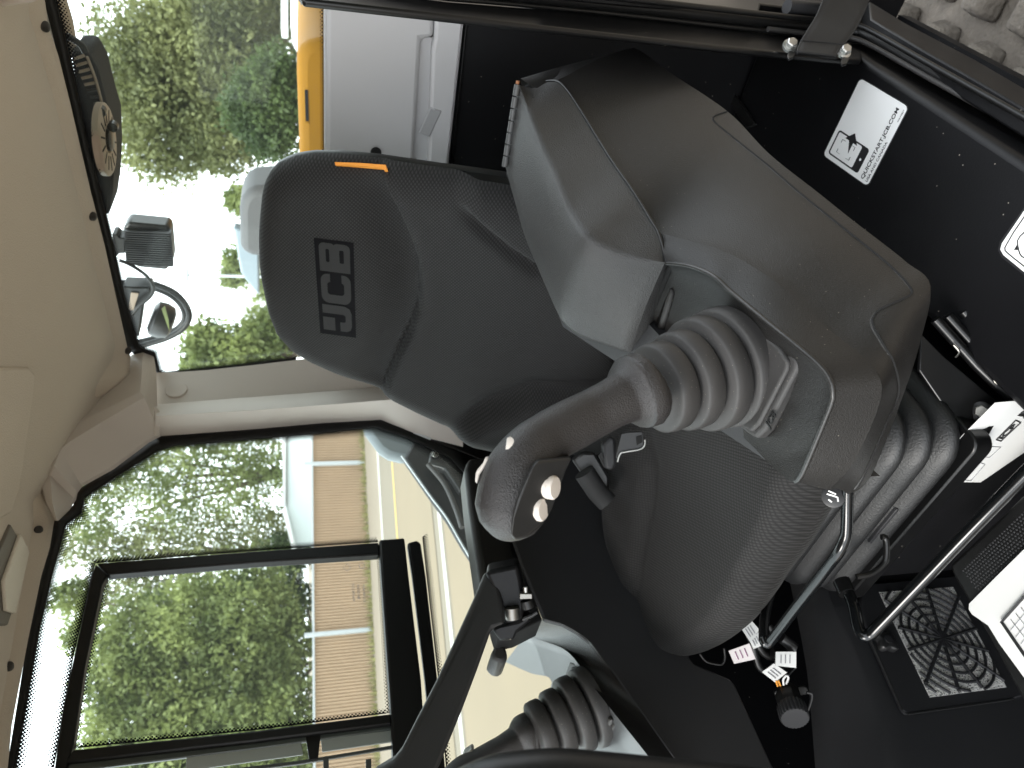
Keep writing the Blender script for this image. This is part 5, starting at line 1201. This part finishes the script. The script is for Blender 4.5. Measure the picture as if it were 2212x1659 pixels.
def dl(pts, wd, nm='frame_bar'):
    return tube(nm, [HZ(x, y, HD - .0022) for x, y in pts], wd, ink if nm == 'frame_bar' else ink_grey, dc, 6, flat=0.3)
dl(((2212, 1290), (2165, 1343), (2212, 1412)), 0.0042); dl(((2212, 1290), (2300, 1190)), 0.0042); dl(((2212, 1412), (2290, 1520)), 0.0042)
for k in range(1, 5):
    dl(((2172 + k * 11, 1345 - k * 13 + 6), (2260 + k * 11, 1465 - k * 13)), 0.0007, 'grid_line')
    dl(((2172 + k * 11, 1347 + k * 15), (2252 + k * 11, 1252 + k * 15)), 0.0007, 'grid_line')
# wiring under the seat: tags, plugs, socket
wt_ = thing('wiring_harness', W(1650, 1420, 1.15), 'bundle of tagged black wiring and plugs under the front of the seat', 'wiring')
def tagp(pts, d, mat=paper, lines=3, cols_=ink_grey):
    P = [W(x, y, d) for x, y in pts]
    o = slab('cable_tag', P, fwd * 0.0012, mat, wt_)
    e1_, e2_ = P[1] - P[0], P[3] - P[0]
    for k in range(lines):
        a = P[0] + e1_ * (0.25 + 0.22 * k) + e2_ * 0.2; b = P[0] + e1_ * (0.25 + 0.22 * k) + e2_ * 0.8
        tube('tag_print', [a - fwd * 0.0008, b - fwd * 0.0008], 0.0009, cols_, o, 5)
tagp(((1601, 1357), (1623, 1340), (1641, 1361), (1619, 1385)), 1.14)
tagp(((1619, 1383), (1638, 1366), (1652, 1392), (1628, 1402)), 1.15)
tagp(((1574, 1406), (1619, 1390), (1632, 1424), (1586, 1434)), 1.16, mk('paper_tinted', (0.62, 0.58, 0.58), .7, (60, .1)), 3, mk('ink_colour', (0.25, 0.12, 0.2), .5))
tagp(((1676, 1408), (1720, 1408), (1720, 1443), (1675, 1438)), 1.12)
tagp(((1646, 1452), (1672, 1433), (1700, 1453), (1674, 1474)), 1.13)
for pts, r_ in ((((1600, 1330), (1625, 1390), (1640, 1440), (1660, 1450)), .006), (((1660, 1350), (1690, 1390), (1712, 1405)), .006), (((1720, 1440), (1700, 1462), (1690, 1475)), .002), (((1610, 1330), (1650, 1410), (1700, 1415)), .007)):
    tube('cable', [W(x, y, 1.165) for x, y in pts], r_, seal_blk, wt_, 8, 5)
tube('plug', [W(1688, 1378, 1.14), W(1716, 1400, 1.14)], 0.009, shellm, wt_, 8); tube('plug', [W(1668, 1412, 1.15), W(1700, 1418, 1.15)], 0.010, seal_blk, wt_, 8)
tube('wire', [W(x, y, 1.13) for x, y in ((1693, 1480), (1692, 1468), (1698, 1460), (1703, 1464), (1698, 1478))], 0.0016, white_p, wt_, 6, 5)
for k in (0, 8): tube('wire', [W(1676 + k * .6, 1470, 1.13), W(1680 + k * .8, 1482, 1.135)], 0.0016, wire_o, wt_, 6)
ck = thing('capped_socket', W(1710, 1530, 1.12), 'black round socket with ribbed screw cap hanging below the tags', 'socket')
P = W(1704, 1510, 1.13); av = (W(1716, 1545, 1.10) - W(1700, 1495, 1.14)).normalized()
lathe('barrel', [(0.016, -0.02), (0.020, -0.012), (0.020, 0.012), (0.017, 0.02)], P, av, seal_blk, ck, 8, 30)
fslab('flange', [(1672, 1496), (1684, 1488), (1740, 1482), (1748, 1490), (1744, 1502), (1690, 1508), (1676, 1506)], 1.135, 0.006, seal_blk, ck, 0.002)
v, f = [], []
for h_, k_ in ((0.014, .95), (0.016, 1), (0.034, 1), (0.037, .93)):
    for k in range(96):
        an = 2 * math.pi * k / 96; r_ = 0.0215 * k_ * (1 + 0.035 * (1 if k % 4 < 2 else -1)); a_ = av.orthogonal().normalized(); b_ = av.cross(a_)
        v.append(P + av * h_ + a_ * r_ * math.cos(an) + b_ * r_ * math.sin(an))
for i in range(3):
    for k in range(96): f.append([i * 96 + k, i * 96 + (k + 1) % 96, (i + 1) * 96 + (k + 1) % 96, (i + 1) * 96 + k])
f += [list(range(96))[::-1], [288 + k for k in range(96)]]
obj('screw_cap', v, f, plastic_blk, ck, 30)
tube('cap_strap', [W(x, y, 1.11) for x, y in ((1742, 1496), (1753, 1500), (1750, 1520), (1740, 1545), (1732, 1556))], 0.0022, shellm, ck, 6, 5)
cl = tag(tube('loose_cable', [W(x, y, 1.2) for x, y in ((1512, 1412), (1525, 1428), (1545, 1434), (1560, 1434), (1566, 1420), (1564, 1400))], 0.0024, seal_blk, None, 8, 6), 'thin black cable looping out under the seat cushion', 'cable')
tb = tag(tube('trigger_rod', [W(x, y, .93) for x, y in ((1904, 1160), (1914, 1165), (1914, 1205), (1905, 1222), (1880, 1240), (1850, 1246))], 0.004, steel_blk, None, 8, 4), 'thin bent black rod hanging below the suspension bellows', 'rod')
ru = tag(tube('grab_bar', [W(x, y, .42) for x, y in ((930, 1810), (985, 1740), (1045, 1703), (1106, 1688), (1206, 1680), (1331, 1690), (1463, 1703), (1606, 1717), (1800, 1745), (2000, 1790))], 0.0155, seal_blk, None, 18, 6), 'dark rounded grab bar close in front of the far joystick', 'grab bar')
